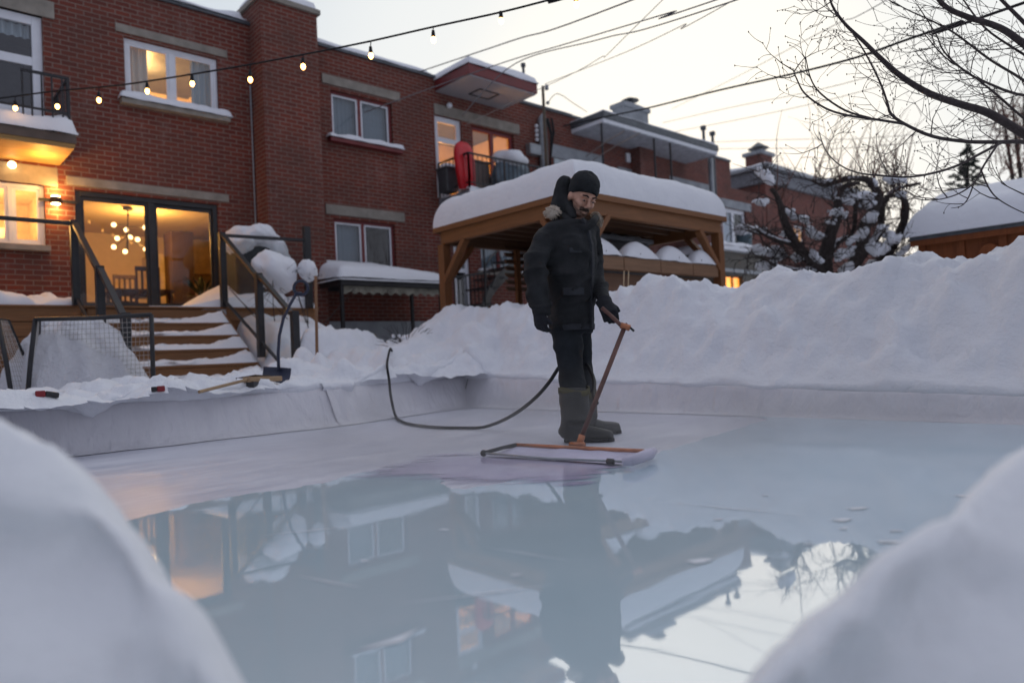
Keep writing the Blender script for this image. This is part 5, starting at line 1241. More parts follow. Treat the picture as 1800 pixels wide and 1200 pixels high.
# beanie
rings = []
for z, rx, ry, oy in ((.026, .086, .102, -.010), (.034, .092, .107, -.010), (.070, .096, .110, -.012), (.078, .092, .106, -.014), (.098, .093, .107, -.020), (.124, .083, .095, -.026), (.146, .060, .070, -.030), (.157, .028, .033, -.032), (.159, .006, .008, -.032)):
    rx, ry = rx * .95, ry * .97
    rings.append([hp_(rx * math.cos(a) * (1 + .02 * math.sin(a * 3 + z * 40)), oy + ry * math.sin(a), z + (.040 * math.sin(a) - .020 * abs(math.cos(a)) ** 3) * max(0, 1 - (z - .02) / .14) + .006 * math.sin(a * 2 + 1)) for a in [2 * PI * k / 36 for k in range(36)]])
MB().loft(rings).build('beanie', HAT, man, smooth=True)
# parka
def ring(x, y, apx, b, dd=0, n=28):
    c = pp(x, y, dd); a = apx / FPX * (D0 + dd)
    return [c + RT * (a * math.cos(t)) + FW * (b * math.sin(t)) for t in [2 * PI * k / n for k in range(n)]]
mb = MB()
mb.loft([ring(*q) for q in ((1006, 580, 38, .17), (1005, 560, 40, .18), (1004, 530, 41, .185), (1001, 495, 45, .19), (999, 460, 49, .19), (997, 432, 53, .18), (996, 408, 52, .165), (1000, 396, 44, .14), (1006, 391, 33, .12), (1008, 388, 27, .10))])
mb.tube(RA, [.066, .078, .083, .077, .068, .060], 16); mb.tube(LA, [.078, .07, .060, .050, .042], 16)
mb.ell(pp(982, 402, -.03), (.125, .11, .06), 16, 10); mb.ell(pp(1030, 404, .05), (.075, .1, .06), 16, 10)
def wr(p, n):
    a = noise.noise(Vector((p.x * 5, p.y * 5, p.z * 13))) + .6 * noise.noise(Vector((p.x * 11 + 3, p.y * 11, p.z * 24)))
    f_ = 1 - abs(noise.noise(Vector((p.x * 3.2 + p.z * 2, p.y * 3.2, p.z * 7 - p.x * 3))))
    return p + n * (.013 * a + .022 * (max(0, f_ - .72) / .28) ** 2 - .004)
pk_ = mb.build('parka', PARKA, man, remesh=.012, dsp=wr)
def strip(pts, wd, th, name, m, par, out): 
    mb = MB()
    for a, b in zip(pts, pts[1:]): mb.bar(a, b, wd, th, out)
    return mb.build(name, m, par, bevel=.003)
oz = (RT * .88 - FW * .47).normalized()
fr_ = []
for y, x in ((384, 1024), (405, 1034), (432, 1040), (460, 1041), (495, 1040), (530, 1040), (560, 1040), (577, 1040)): fr_.append(pp(x, y, -.115))
PLK = m_cloth('placket_cloth', (.035, .037, .042), 14)
strip(fr_, .045, .022, 'placket', PLK, pk_, oz)
for (x, y, dd, w_, h_) in ((1008, 512, -.195, .15, .05), (1012, 440, -.185, .09, .035)):
    c = pp(x, y, dd); u = (RT * .95 - FW * -.25).normalized(); MB().bar(c - u * w_ / 2, c + u * w_ / 2, .012, h_, UP).build('pocket_flap', PLK, pk_, bevel=.004)
MB().loft([ring(1006, 581, 39.2, .176), ring(1006, 577, 39.6, .178), ring(1005.6, 571, 40.2, .18), ring(1005.6, 570.5, 38, .17)], cap=False).build('hem', PLK, pk_, smooth=True)
# raised hood behind the head, fur trim over the shoulders
mb = MB(); mb.tube([pp(983, 385, .06), pp(984, 360, .07), pp(988, 338, .07), pp(992, 322, .07), pp(995, 314, .07), pp(996, 310, .07)], [.07, .064, .062, .056, .042, .02], 16); mb.tube([pp(998, 330, .07), pp(999, 352, .03), pp(1002, 370, -.03), pp(1010, 386, -.08)], [.025, .032, .034, .03], 12); mb.ell(pp(1002, 342, .13), (.07, .05, .085), 16, 12); mb.ell(pp(996, 362, .08), (.075, .10, .085), 18, 12); mb.ell(pp(1000, 382, .07), (.09, .10, .05), 16, 10)
mb.build('hood', PARKA, man, remesh=.012, dsp=lambda p, n: p + n * .010 * fbm(p * 12, 2))
def fur(c, rr, sd, rot=None):
    mb = MB(); mb.ell(c, rr, 14, 10, rot=rot, noise_amp=.012, ns=20); rnd = random.Random(sd)
    for _ in range(150):
        d = Vector((rnd.gauss(0, 1), rnd.gauss(0, 1), rnd.gauss(0, 1))).normalized(); q = Vector((d.x * rr[0], d.y * rr[1], d.z * rr[2])); q = (rot @ q if rot else q)
        mb.tube([c + q * .9, c + q * 1.05 + d * .012 + Vector((0, 0, -.006))], [.004, .0012], 4, cap=False)
    mb.build('fur_trim', FUR, man, smooth=True)
fur(pp(971, 372, -.06), (.050, .055, .038), 1); fur(pp(1051, 388, .06), (.016, .035, .040), 2); fur(pp(1046, 377, .08), (.020, .025, .014), 3)
# collar ends below the chin
MB().tube([pp(990, 380, .0), pp(998, 389, -.08), pp(1012, 400, -.12), pp(1028, 402, -.12), pp(1041, 392, -.08), pp(1047, 383, .02)], [.03, .034, .034, .034, .030, .026], 10).build('collar', PARKA, pk_, smooth=True)
# trousers
mb = MB()
mb.tube([pp(1004, 560), pp(1004, 585)], [.15, .15], 18)
mb.tube([pp(995, 575, -.05), pp(999, 610, -.08), pp(1003, 645, -.11), pp(1006, 672, -.14), pp(1008, 694, -.16)], [.105, .102, .088, .094, .082], 16)
mb.tube([pp(1014, 575, .06), pp(1018, 610, .10), pp(1022, 645, .14), pp(1023, 672, .18), pp(1024, 694, .20)], [.10, .092, .082, .088, .078], 16)
mb.build('trousers', PANTS, man, remesh=.012, dsp=lambda p, n: p + n * .012 * (noise.noise(Vector((p.x * 6, p.y * 6, p.z * 16))) + .5 * noise.noise(p * 22)))
# boots
def boot(top, ank, heel, toe, rs, label=None):
    mb = MB(); td = (toe - heel); td.z = 0; td.normalize()
    mid = top.lerp(ank, .5)
    mb.tube([top, mid, ank], [rs, rs * .95, rs * .80], 18)
    mb.tube([ank - UP * -.02, ank.lerp(heel, .6) + td * .01], [rs * .8, rs * .84], 16)
    gz_ = heel.z
    mb.ell(heel + td * .06 + UP * .045, (.075, .075, .06), 16, 10)
    mb.loft([[heel + td * s + Vector((-td.y, td.x, 0)) * (hw * math.cos(a)) + UP * (.008 + hh + hh * math.sin(a)) for a in [2 * PI * k / 14 for k in range(14)]] for s, hw, hh in ((.0, .035, .05), (.04, .046, .06), (.12, .048, .058), (.20, .052, .046), (.27, .050, .040), (.31, .036, .034), (.325, .015, .02))])
    o = mb.build('boot', BOOT, man, remesh=.009, dsp=lambda p, n: Vector((p.x, p.y, max(p.z, gz_ + .004))) + n * .006 * noise.noise(Vector((p.x * 9, p.y * 9, p.z * 22))) * (1 if p.z > gz_ + .06 else 0))
    mb = MB(); mb.loft([[heel + td * s + Vector((-td.y, td.x, 0)) * hw * q + UP * z for s, hw, q in ((-.005, .035, 1), (.10, .05, 1), (.22, .056, 1), (.30, .044, 1), (.33, .0, 1), (.30, .044, -1), (.22, .056, -1), (.10, .05, -1), (-.005, .035, -1))] for z in (.003, .024)]).build('sole', RUBBER, o)
    mb = MB(); n = 28
    mb.loft([[top + RT * (r_ * math.cos(a)) + FW * (r_ * math.sin(a)) + UP * (z + .014 * math.sin(a * 2 + .6)) for a in [2 * PI * k / n for k in range(n)]] for r_, z in ((rs * 1.0, -.03), (rs * 1.03, -.03), (rs * 1.03, .006), (rs * .9, .006))], cap=False).build('boot_lining', LINING, o, smooth=True)
    return o
nh = PZ(992, 777, 0.0); nt = PZ(1066, 776, 0.0); nh.z = nt.z = 0
fh = PD(1006, 758, D0 + .33); fh.z = 0; ft_ = PD(1076, 756, D0 + .27); ft_.z = 0
tdn = (nt - nh).normalized()
boot(pp(1009, 684, -.15), pp(1010, 742, -.20), nh + RT * .01, nt, .104)
boot(pp(1024, 688, .18), pp(1032, 735, .28), fh + RT * .03, ft_, .098)
# gloves : palm, four fingers of unequal length, thumb at the side
def glove(palm0, palm1, side, nrm, curl, grip=None, sd=1):
    """palm from wrist palm0 to knuckles palm1; side = across the hand (towards the thumb); nrm = palm side"""
    mb = MB(); ax_ = (palm1 - palm0).normalized()
    mb.loft([[p + side * (w_ * math.cos(a)) + nrm * (t_ * math.sin(a)) for a in [2 * PI * k / 14 for k in range(14)]] for p, w_, t_ in ((palm0 - ax_ * .04, .056, .050), (palm0, .050, .042), (palm0.lerp(palm1, .5), .054, .034), (palm1, .054, .027), (palm1 + ax_ * .014, .048, .020))])
    for k, (o_, L) in enumerate(((.040, .074), (.0135, .086), (-.0135, .080), (-.039, .060))):
        p = palm1 + side * o_; d = ax_.copy(); pts = [p - d * .02, p]
        for j in range(3):
            cu = curl + .06 * k
            d = (d * math.cos(cu) + nrm * math.sin(cu)).normalized() if j or True else d
            # re-derive turning frame so that the finger keeps bending the same way
            nn = (nrm - d * nrm.dot(d)); 
            p = p + d * L * (.42, .33, .25)[j]; pts.append(p.copy())
            ax2 = d; 
            if j < 2:
                rotm = Matrix.Rotation(curl * 1.0, 3, d.cross(nn).normalized()) if nn.length > 1e-4 else Matrix.Rotation(curl, 3, side)
                d = (rotm @ d).normalized()
        mb.tube(pts, [.015, .0158, .015, .0138, .0115], 8)
    tb = palm0.lerp(palm1, .35) + side * .038; td_ = (ax_ * .6 + side * .55 + nrm * .45).normalized()
    t2 = tb + td_ * .035; t3 = t2 + (td_ * .5 + nrm * .6 + ax_ * .4).normalized() * .03
    mb.tube([tb - side * .015, tb, t2, t3], [.021, .019, .0165, .0125], 8)
    return mb.build('glove', GLOVE, man, remesh=.0055)
wr_, kn_ = pp(949, 553, -.22), pp(950, 570, -.22)
glove(wr_, kn_, (-FW * .75 + RT * .65).normalized(), (RT * .7 + FW * .6).normalized(), .42)
HG = pp(1072, 553, -.36)                                # the hand closes round the handle here
wl_, kl_ = pp(1064, 535, -.26), pp(1071, 549, -.33)
axl = (kl_ - wl_).normalized(); hand_side = (PD(1098, 577, 4.33) - pp(1060, 543, -.36)).normalized(); hand_side = (hand_side - axl * hand_side.dot(axl)).normalized()
glove(wl_, kl_, hand_side, axl.cross(hand_side).normalized() if axl.cross(hand_side).dot(FW) > 0 else -axl.cross(hand_side).normalized(), .85)
# the home made resurfacer : copper T pipe, wooden-brown handle, white towel
rs_ = thing('ice_resurfacer', PZ(1018, 783, 0), 'home made ice resurfacer, a copper T pipe trailing a white towel', 'ice resurfacer')
el_ = PD(1097, 577, 4.33); ft2 = PZ(1017, 781, .06)
PIPEB = m_plain('pipe_brown', (.13, .065, .052), .5, metal=.3, var=.3, scale=8)
MB().tube([pp(1058, 541, -.37), HG, el_], .013, 10).build('handle', PIPEB, rs_, smooth=True)
MB().tube([el_ + (el_ - ft2).normalized() * .03, ft2], .0145, 10).build('pole', PIPEB, rs_, smooth=True)
vv = MB().tube([el_ + UP * .02 - RT * .02, el_ + RT * .035 - UP * .0], .02, 10).build('valve', COPPER, rs_, smooth=True); MB().bar(el_ + RT * .01 + UP * .03, el_ + RT * .06 - UP * .02, .012, .012).build('lever', BLACK, vv)
ca, cb2 = PZ(908, 782, .06), PZ(1132, 793, .06)
MB().tube([ca, ca.lerp(cb2, .5), cb2], .0125, 10).build('crossbar', COPPER, rs_, smooth=True)
MB().tube([ft2 + (el_ - ft2).normalized() * .06, ft2 - UP * .012], .021, 10).tube([ft2 + (ca - ft2).normalized() * .05, ft2 + (cb2 - ft2).normalized() * .05], .0185, 10).build('tee_joint', COPPER, rs_, smooth=True)
da, db = PZ(850, 796, .03), PZ(1096, 811, .03)
MB().tube([ca, ca.lerp(da, .4) + UP * .005, da], [.014, .011, .012], 8).build('side_arm', RUBBER, rs_, smooth=True)
MB().ell(da, .02, 10, 8).build('end_cap', RUBBER, rs_, smooth=True)
MB().tube([da, da.lerp(db, .5) - UP * .008, db], .0065, 8).build('drag_rod', GREY, rs_, smooth=True)
MB().tube([PZ(1068, 810, .03), PZ(1078, 811, .03)], .015, 8).build('clamp', BLACK, rs_, smooth=True)
TOWEL = m_cloth('towel_white', (.58, .55, .67), 10, .9, .1)
def tw(u, v):
    p = ca.lerp(cb2, u).lerp(da.lerp(db, u), v); z = .046 * (1 - v) ** 2 + .012 + .006 * math.sin(u * 17 + v * 5) * (.3 + v * .5) + .008 * noise.noise(Vector((u * 8, v * 4, 1)))
    if v > .92: z = .016
    return Vector((p.x, p.y, max(.012, z)))
o = MB().grid([k / 50 for k in range(51)], [k / 14 for k in range(15)], tw).build('towel', TOWEL, rs_, smooth=True)
rl = [PZ(x, y, z) for x, y, z in ((1094, 812, .04), (1108, 810, .045), (1125, 804, .05), (1142, 797, .05), (1150, 792, .05))]
MB().tube(rl, [.016, .027, .030, .028, .018], 14).build('towel_roll', TOWEL, rs_, smooth=True, dsp=lambda p, n: p + n * .006 * fbm(p * 30, 2))
# hose
def spline(pts, n=8):
    pts = [Vector(p) for p in pts]; out = []
    for i in range(len(pts) - 1):
        p0 = pts[max(0, i - 1)]; p1 = pts[i]; p2 = pts[i + 1]; p3 = pts[min(len(pts) - 1, i + 2)]
        for k in range(n):
            t = k / n; out.append(.5 * ((2 * p1) + (p2 - p0) * t + (2 * p0 - 5 * p1 + 4 * p2 - p3) * t * t + (3 * p1 - p0 - 3 * p2 + p3) * t ** 3))
    return out + [pts[-1]]
hz = [on_snow(690, 614) - UP * .05, on_snow(688, 618) + UP * .04 - FW * .06, on_snow(685, 632) + UP * .05 - FW * .08, on_snow(683, 650) + UP * .05 - FW * .08, PD(684, 668, 7.45), PD(686, 690, 7.2), PD(690, 712, 7.05), PZ(695, 730, .03), PZ(703, 739, .018), PZ(725, 746, .016), PZ(770, 751, .016), PZ(835, 752, .016), PD(868, 745, 5.75), PD(905, 727, 5.45), PD(940, 700, 5.25), PD(965, 672, 5.1), PD(983, 645, 5.02), PD(1000, 628, 5.0), PD(1030, 640, 4.95), PD(1044, 668, 4.75), PD(1043, 695, 4.5), PD(1049, 708, 4.34)]
hz = [Vector((p.x, p.y, max(p.z, .016))) for p in spline(hz)]
tag(MB().tube(hz, .0135, 8).build('garden_hose', RUBBER, smooth=True), 'black garden hose looping from the snow bank over the ice to the man', 'hose')
# ================================================================== trees, wires, string lights
def px_tube(mb, pts, r0, r1, n=6):
    q = spline(pts, 4); m = len(q); mb.tube(q, [r0 + (r1 - r0) * i / (m - 1) for i in range(m)], n); return q
def twig(mb, rnd, x, y, dep, ang, L, r, curve, depth=0, bud=True, n=4):
    """a twig grown outward step by step in the plane of its limb, wandering in depth"""
    steps = 6; pts = [PD(x, y, dep)]; a = ang; px, py, d = x, y, dep
    for k in range(steps):
        a += curve / steps + rnd.uniform(-.16, .16); px += math.cos(a) * L / steps; py -= math.sin(a) * L / steps; d += rnd.uniform(-.05, .05)
        pts.append(PD(px, py, d))
        if depth > 0 and k >= 1 and rnd.random() < .75:
            twig(mb, rnd, px, py, d, a + rnd.choice((-1, 1)) * rnd.uniform(.5, 1.0), L * rnd.uniform(.3, .55), r * .55, rnd.uniform(-.2, .6), depth - 1)
    mb.tube(pts, [max(.0016, r * (1 - .75 * k / steps)) for k in range(steps + 1)], n, cap=False)
    if bud and depth <= 1: mb.ell(pts[-1], (.0045, .0045, .008), 5, 4)
nt_ = thing('bare_tree', PD(1990, 560, 5.6), 'bare tree reaching its budded branches in from the upper right corner', 'tree')
nt_.location.z = .9
limbs = [
 ([(2000, 520, 5.6), (1960, 380, 5.6), (1880, 285, 5.6), (1800, 236, 5.6), (1740, 200, 5.6), (1690, 184, 5.62), (1635, 165, 5.65), (1585, 135, 5.7), (1545, 100, 5.75), (1520, 75, 5.78), (1485, 42, 5.8), (1462, 8, 5.85), (1450, -40, 5.9)], .044, .006),
 ([(1880, 285, 5.6), (1810, 252, 5.5), (1755, 250, 5.45), (1700, 249, 5.4), (1640, 240, 5.4), (1590, 218, 5.4), (1566, 200, 5.4), (1560, 182, 5.42), (1547, 145, 5.45), (1520, 92, 5.5), (1496, 55, 5.55)], .019, .0045),
 ([(1590, 218, 5.4), (1545, 211, 5.35), (1490, 203, 5.3), (1450, 190, 5.3), (1415, 165, 5.3), (1400, 138, 5.3), (1394, 122, 5.3)], .011, .004),
 ([(1530, 208, 5.35), (1485, 194, 5.3), (1443, 165, 5.3), (1425, 138, 5.3), (1416, 100, 5.3)], .009, .0035),
 ([(1990, 300, 5.9), (1900, 160, 5.9), (1800, 78, 5.9), (1755, 48, 5.9), (1700, 30, 5.95), (1662, 12, 6), (1640, -15, 6)], .034, .017),
 ([(1900, 160, 5.9), (1840, 120, 6.0), (1782, 85, 6.0), (1730, 48, 6.1), (1690, -5, 6.1)], .014, .006),
 ([(1960, 300, 6.0), (1880, 190, 6.0), (1785, 165, 6.0), (1745, 150, 6.0), (1700, 128, 6.05), (1660, 92, 6.1), (1645, 60, 6.1), (1612, 8, 6.1)], .015, .004),
 ([(1860, 190, 6.1), (1800, 142, 6.1), (1740, 105, 6.15), (1680, 60, 6.2), (1640, 38, 6.2), (1600, 20, 6.25), (1565, 2, 6.3)], .013, .004),
 ([(1760, 251, 5.45), (1720, 272, 5.3), (1690, 288, 5.25), (1650, 302, 5.2), (1600, 311, 5.2), (1550, 309, 5.2), (1505, 303, 5.2), (1472, 287, 5.2), (1450, 262, 5.2), (1440, 232, 5.2)], .011, .003),
 ([(1755, 252, 5.4), (1730, 290, 5.1), (1715, 318, 5.05), (1690, 338, 5.0), (1655, 350, 5.0), (1620, 352, 5.0)], .008, .003),
 ([(1712, 322, 5.05), (1702, 348, 5.0), (1690, 362, 5.0), (1672, 366, 5.0)], .005, .002),
 ([(1725, 300, 5.1), (1738, 330, 5.0), (1755, 350, 5.0), (1790, 370, 4.95), (1840, 390, 4.9)], .006, .003),
 ([(1800, 342, 5), (1775, 330, 5), (1760, 322, 5)], .005, .0025),
 ([(1840, 240, 5.7), (1790, 200, 5.75), (1750, 165, 5.8), (1705, 130, 5.8), (1660, 100, 5.85), (1625, 60, 5.9)], .012, .004),
 ([(1850, 90, 6.2), (1790, 30, 6.2), (1750, -10, 6.2)], .02, .012),
]
mb = MB(); LP_ = []
for pts, r0, r1 in limbs: LP_.append(px_tube(mb, [PD(*p) for p in pts], r0, r1, 8))
mb.build('trunk', BARKN, nt_, smooth=True)
rnd = random.Random(11); mb = MB()
for li, (pts, r0, r1) in enumerate(limbs):
    nd = {0: 28, 1: 14, 2: 7, 3: 6, 4: 9, 5: 8, 6: 14, 7: 11, 8: 9, 9: 4, 10: 2, 11: 3, 12: 2, 13: 14, 14: 3}[li]
    for _ in range(nd):
        k = rnd.uniform(.18, 1) * (len(pts) - 1); i = min(len(pts) - 2, int(k)); t = k - i
        x = pts[i][0] * (1 - t) + pts[i + 1][0] * t; y = pts[i][1] * (1 - t) + pts[i + 1][1] * t; dd = pts[i][2] * (1 - t) + pts[i + 1][2] * t
        if x > 1840: continue
        base = math.atan2(-(pts[i + 1][1] - pts[i][1]), pts[i + 1][0] - pts[i][0])
        far_ = max(0, min(1, (x - 1550) / 250))
        L = rnd.uniform(35, 90) * (1 + .9 * far_) * (.7 if li in (9, 10, 11, 12) else 1)
        tw_a = PI + rnd.gauss(.05, .45) if rnd.random() < .8 else base + rnd.choice((-1, 1)) * rnd.uniform(.5, 1.0)
        twig(mb, rnd, x, y, dd, tw_a, L, .0046 if L > 70 else .0036, rnd.uniform(-1.5, -.2), 1 if L > 50 else rnd.choice((0, 1)))
mb.build('crown', BARKN, nt_)
# gnarled apple tree behind the bank
AD = 13.2
ap = thing('apple_tree', PD(1455, 520, AD), 'gnarled apple tree loaded with snow clumps in front of the far brick house', 'tree')
al = [
 ([(1452, 540, 0), (1452, 492, 0), (1450, 455, 0), (1460, 410, -.1), (1472, 380, -.2), (1474, 350, -.2), (1484, 328, -.2), (1510, 322, -.2)], .17, .03),
 ([(1454, 500, 0), (1492, 478, .2), (1512, 440, .3), (1520, 400, .3), (1536, 368, .3), (1543, 350, .3), (1540, 335, .25), (1526, 317, .2), (1490, 314, .2), (1452, 325, .2), (1428, 318, .2)], .15, .03),
 ([(1450, 490, 0), (1428, 462, -.2), (1400, 430, -.3), (1382, 395, -.3), (1372, 365, -.3), (1366, 345, -.3), (1356, 332, -.3)], .12, .03),
 ([(1458, 500, .1), (1530, 472, .5), (1568, 432, .6), (1586, 398, .6), (1592, 360, .6), (1580, 345, .6), (1556, 345, .5)], .13, .03),
 ([(1510, 455, .3), (1545, 410, .6), (1552, 362, .7), (1572, 335, .7), (1618, 322, .7)], .09, .02),
 ([(1450, 470, 0), (1468, 430, .3), (1498, 410, .4), (1504, 360, .4), (1500, 340, .4)], .07, .02),
 ([(1400, 432, -.3), (1360, 420, -.5), (1330, 405, -.6)], .05, .02),
 ([(1452, 480, 0), (1415, 478, -.4), (1370, 470, -.6), (1345, 455, -.7)], .06, .02),
 ([(1536, 470, .4), (1565, 465, .3), (1590, 440, .3)], .06, .02),
]
mb = MB()
for pts, r0, r1 in al: px_tube(mb, [PD(x, y, AD + d) for x, y, d in pts], r0, r1, 8)
o = mb.build('trunk', BARK, ap, smooth=True, dsp=lambda p, n: p + n * .02 * noise.noise(p * 6))
mb = MB(); rnd = random.Random(23)
for _ in range(62):
    pts, _, _ = al[rnd.choice((0, 1, 1, 2, 3, 3, 4, 4, 5, 1))]; k = rnd.uniform(.45, 1) * (len(pts) - 1); i = min(len(pts) - 2, int(k)); x, y, d = pts[i]
    x += (pts[i + 1][0] - x) * (k - i); y += (pts[i + 1][1] - y) * (k - i)
    twig(mb, rnd, x, y, AD + d, PI / 2 + rnd.gauss(0, .28), rnd.uniform(50, 150) * (.8 if y > 380 else 1), .011, rnd.uniform(-.25, .25), 1 if rnd.random() < .5 else 0, False)
mb.build('crown', SHOOT, ap)
mb = MB()
for _ in range(130):
    pts, _, _ = al[rnd.randrange(len(al))]; k = rnd.uniform(.2, 1) * (len(pts) - 1); i = min(len(pts) - 2, int(k)); x, y, d = pts[i]
    x += (pts[i + 1][0] - x) * (k - i); y += (pts[i + 1][1] - y) * (k - i)
    twig(mb, rnd, x, y, AD + d + rnd.uniform(-.2, .2), rnd.uniform(0, 2 * PI), rnd.uniform(20, 60), .016, rnd.uniform(-.8, .8), 2, False)
mb.build('crown', BARK, ap)
clumps = [(1398, 378, 24, 13, .5), (1412, 386, 14, 10, .3), (1350, 312, 16, 13, .9), (1340, 302, 10, 9, .5), (1435, 412, 22, 12, .5), (1470, 372, 9, 13, -.5), (1478, 380, 8, 10, 0), (1480, 448, 24, 16, -.5), (1500, 420, 16, 11, -.6), (1513, 408, 9, 15, -.5), (1538, 443, 22, 20, 0), (1575, 318, 20, 11, .1), (1578, 340, 10, 8, 0), (1510, 343, 16, 12, 0), (1528, 352, 9, 18, 0),
 (1485, 352, 18, 9, .2), (1336, 358, 10, 13, 0), (1330, 404, 18, 9, .2), (1340, 440, 20, 14, .3), (1362, 440, 14, 10, 0), (1350, 468, 18, 20, .4), (1372, 478, 20, 14, -.2), (1410, 455, 18, 16, .2), (1378, 452, 14, 12, 0), (1432, 448, 22, 9, .8), (1378, 412, 12, 9, 0), (1416, 478, 9, 16, 0), (1568, 415, 14, 18, -.5), (1585, 440, 14, 9, -.5), (1462, 390, 6, 8, 0), (1550, 400, 8, 10, 0), (1530, 380, 9, 14, 0), (1455, 318, 8, 4, 0), (1500, 312, 14, 4, 0), (1546, 470, 18, 8, .2)]
rnd = random.Random(77)
for i, (x, y, rx, ry, rt) in enumerate(clumps):
    mb = MB(); d = AD - .25 + .3 * math.sin(i * 2.3); k = d / FPX
    for j in range(7):
        t = rnd.uniform(-.85, .85); ox = rx * t; oy = ry * rnd.uniform(-.45, .5)
        cx_ = x + ox * math.cos(rt) - oy * math.sin(rt); cy_ = y + ox * math.sin(rt) + oy * math.cos(rt)
        q = rnd.uniform(.25, .46) * (1.1 - .5 * abs(t))
        mb.ell(PD(cx_, cy_, d + rnd.uniform(-.08, .08)), (rx * k * q, .09 + ry * k * q * .6, ry * k * q * 1.05), 12, 8, rot=Matrix.Rotation(rt, 3, FW))
    mb.build('snow_clump', SNOWC, ap, remesh=.035, dsp=lambda p, n: p + n * .045 * fbm(p * 9, 3))
mb = MB()
for _ in range(230):
    x, y, rx, ry, rt = clumps[rnd.randrange(len(clumps))]
    twig(mb, rnd, x + rnd.uniform(-rx, rx) * 1.3, y + rnd.uniform(-ry, ry) * 1.2, AD - .75 + rnd.uniform(0, .3), rnd.uniform(0, 2 * PI), rnd.uniform(14, 50), .011, rnd.uniform(-.9, .9), rnd.choice((0, 1)), False)
mb.build('crown', BARK, ap)
for _ in range(52):
    pts, r0, r1 = al[rnd.randrange(len(al))]; q = spline([PD(x, y, AD + d) for x, y, d in pts], 6); i = rnd.randrange(2, len(q) - 6); n_ = rnd.choice((3, 4, 5, 6))
    sg = q[i:i + n_]; rr_ = [(r0 + (r1 - r0) * (i + j) / len(q)) for j in range(len(sg))]
    if abs((sg[-1] - sg[0]).normalized().z) > .85: continue
    mb = MB(); mb.tube([p + UP * r_ * .75 - FW * r_ * .4 for p, r_ in zip(sg, rr_)], [max(.012, r_ * (.2 if j in (0, len(sg) - 1) else .75)) for j, r_ in enumerate(rr_)], 7)
    mb.build('snow_ridge', SNOWC, ap, smooth=True, dsp=lambda p, n: p + n * .02 * fbm(p * 12, 2))
# bare tree and conifer far behind the shed
ft3 = thing('bare_tree', PD(1800, 400, 24), 'pale bare tree far behind the shed roof', 'tree')
mb = MB(); rnd = random.Random(5)
for k in range(4): px_tube(mb, [PD(1790 + 8 * k, 420, 24), PD(1782 + 14 * k, 330, 24), PD(1768 + 16 * k, 230, 24), PD(1760 + 20 * k, 170, 24)], .10, .02, 6)
mb.build('trunk', BARK, ft3)
mb = MB()
for _ in range(90): twig(mb, rnd, rnd.uniform(1738, 1850), rnd.uniform(200, 320), 24 + rnd.uniform(-1, 1), PI / 2 + rnd.gauss(0, .6), rnd.uniform(30, 80), .02, rnd.uniform(-.3, .3), 1, False)
mb.build('crown', SHOOT, ft3)
LEAF = m_plain('needles', (.02, .03, .022), .9, var=.5)
cf = thing('conifer', PD(1702, 330, 32), 'small dark conifer showing above the shed roof', 'tree')
MB().tube([PD(1702, 420, 32), PD(1700, 258, 32)], [.2, .03], 6).build('trunk', BARK, cf)
mb = MB(); rnd = random.Random(9)
for _ in range(2600):
    t = rnd.random() ** .7; wd = 4 + 46 * t * (.7 + .3 * math.sin(t * 40)); x = 1701 + rnd.uniform(-1, 1) * wd; y = 252 + 80 * t + abs(x - 1701) * .15
    if noise.noise(Vector((x * .09, y * .12, 2))) < -.12: continue
    p = PD(x, y, 32 + rnd.uniform(-.6, .6)); s_ = rnd.uniform(.05, .12); a = Vector((rnd.gauss(0, 1), rnd.gauss(0, 1), rnd.gauss(0, .5))).normalized() * s_; b = Vector((rnd.gauss(0, 1), rnd.gauss(0, 1), rnd.gauss(0, .5))).normalized() * s_ * .5
    mb.quad(p - a, p - b, p + a, p + b)
mb.build('crown', LEAF, cf)
# ---- utility pole and wires
UP0 = PY(955, 152, 12.6)
upo = thing('utility_pole', (PY(958, 300, 12.6).x, 12.6, 0), 'thin weathered utility pole rising beside the covered balcony', 'pole')
MB().tube([(UP0.x - .02, 12.6, 0), (UP0.x - .02, 12.6, UP0.z)], [.05, .038], 10).build('shaft', m_wood('pole_wood', (.15, .12, .085), 2), upo)
q = PY(963, 181, 12.55); MB().ell(q, .05, 8, 6).build('insulator', GREY, upo, smooth=True); q = PY(961, 154, 12.55); MB().tube([q - UP * .06, q + UP * .06], .05, 8).build('insulator', GREY, upo, smooth=True)
def wire(label, pts, r, m=RUBBER, ext=True):
    q = [PD(*p) for p in pts]
    if ext: q.append(q[-1] + (q[-1] - q[-2]).normalized() * 16 + UP * .6)
    o = MB().tube(spline(q, 8), r, 5).build('overhead_wire', m, smooth=True); return tag(o, label, 'wire', 'overhead wires')
WG = m_plain('wire_grey', (.12, .115, .125), .6, var=.1); WT = m_plain('wire_pale', (.27, .24, .22), .6, var=.1)
wire('grey wire just below the string lights, reaching the roof edge of the second house', [(736, 127, 15.5), (900, 72, 13), (1120, -3, 10)], .012, WG)
wire('upper wire of the pair rising over the covered balcony canopy', [(640, 198, 13.6), (868, 116, 13), (1000, 76, 12), (1180, 22, 10), (1275, -5, 9)], .010, WG)
wire('lower wire of the pair rising over the covered balcony canopy', [(812, 204, 13.6), (906, 112, 13), (1060, 68, 12), (1305, -3, 9)], .010, WG)
wire('thin wire climbing from the top of the utility pole', [(958, 148, 15.2), (1100, 92, 13), (1200, 45, 11.5), (1300, -5, 10)], .007, WT)
wire('thin pale wire ending at the front corner of the canopy above the lit door', [(818, 220, 14.4), (925, 168, 13.6), (1050, 105, 12), (1165, 0, 10)], .006, WT)
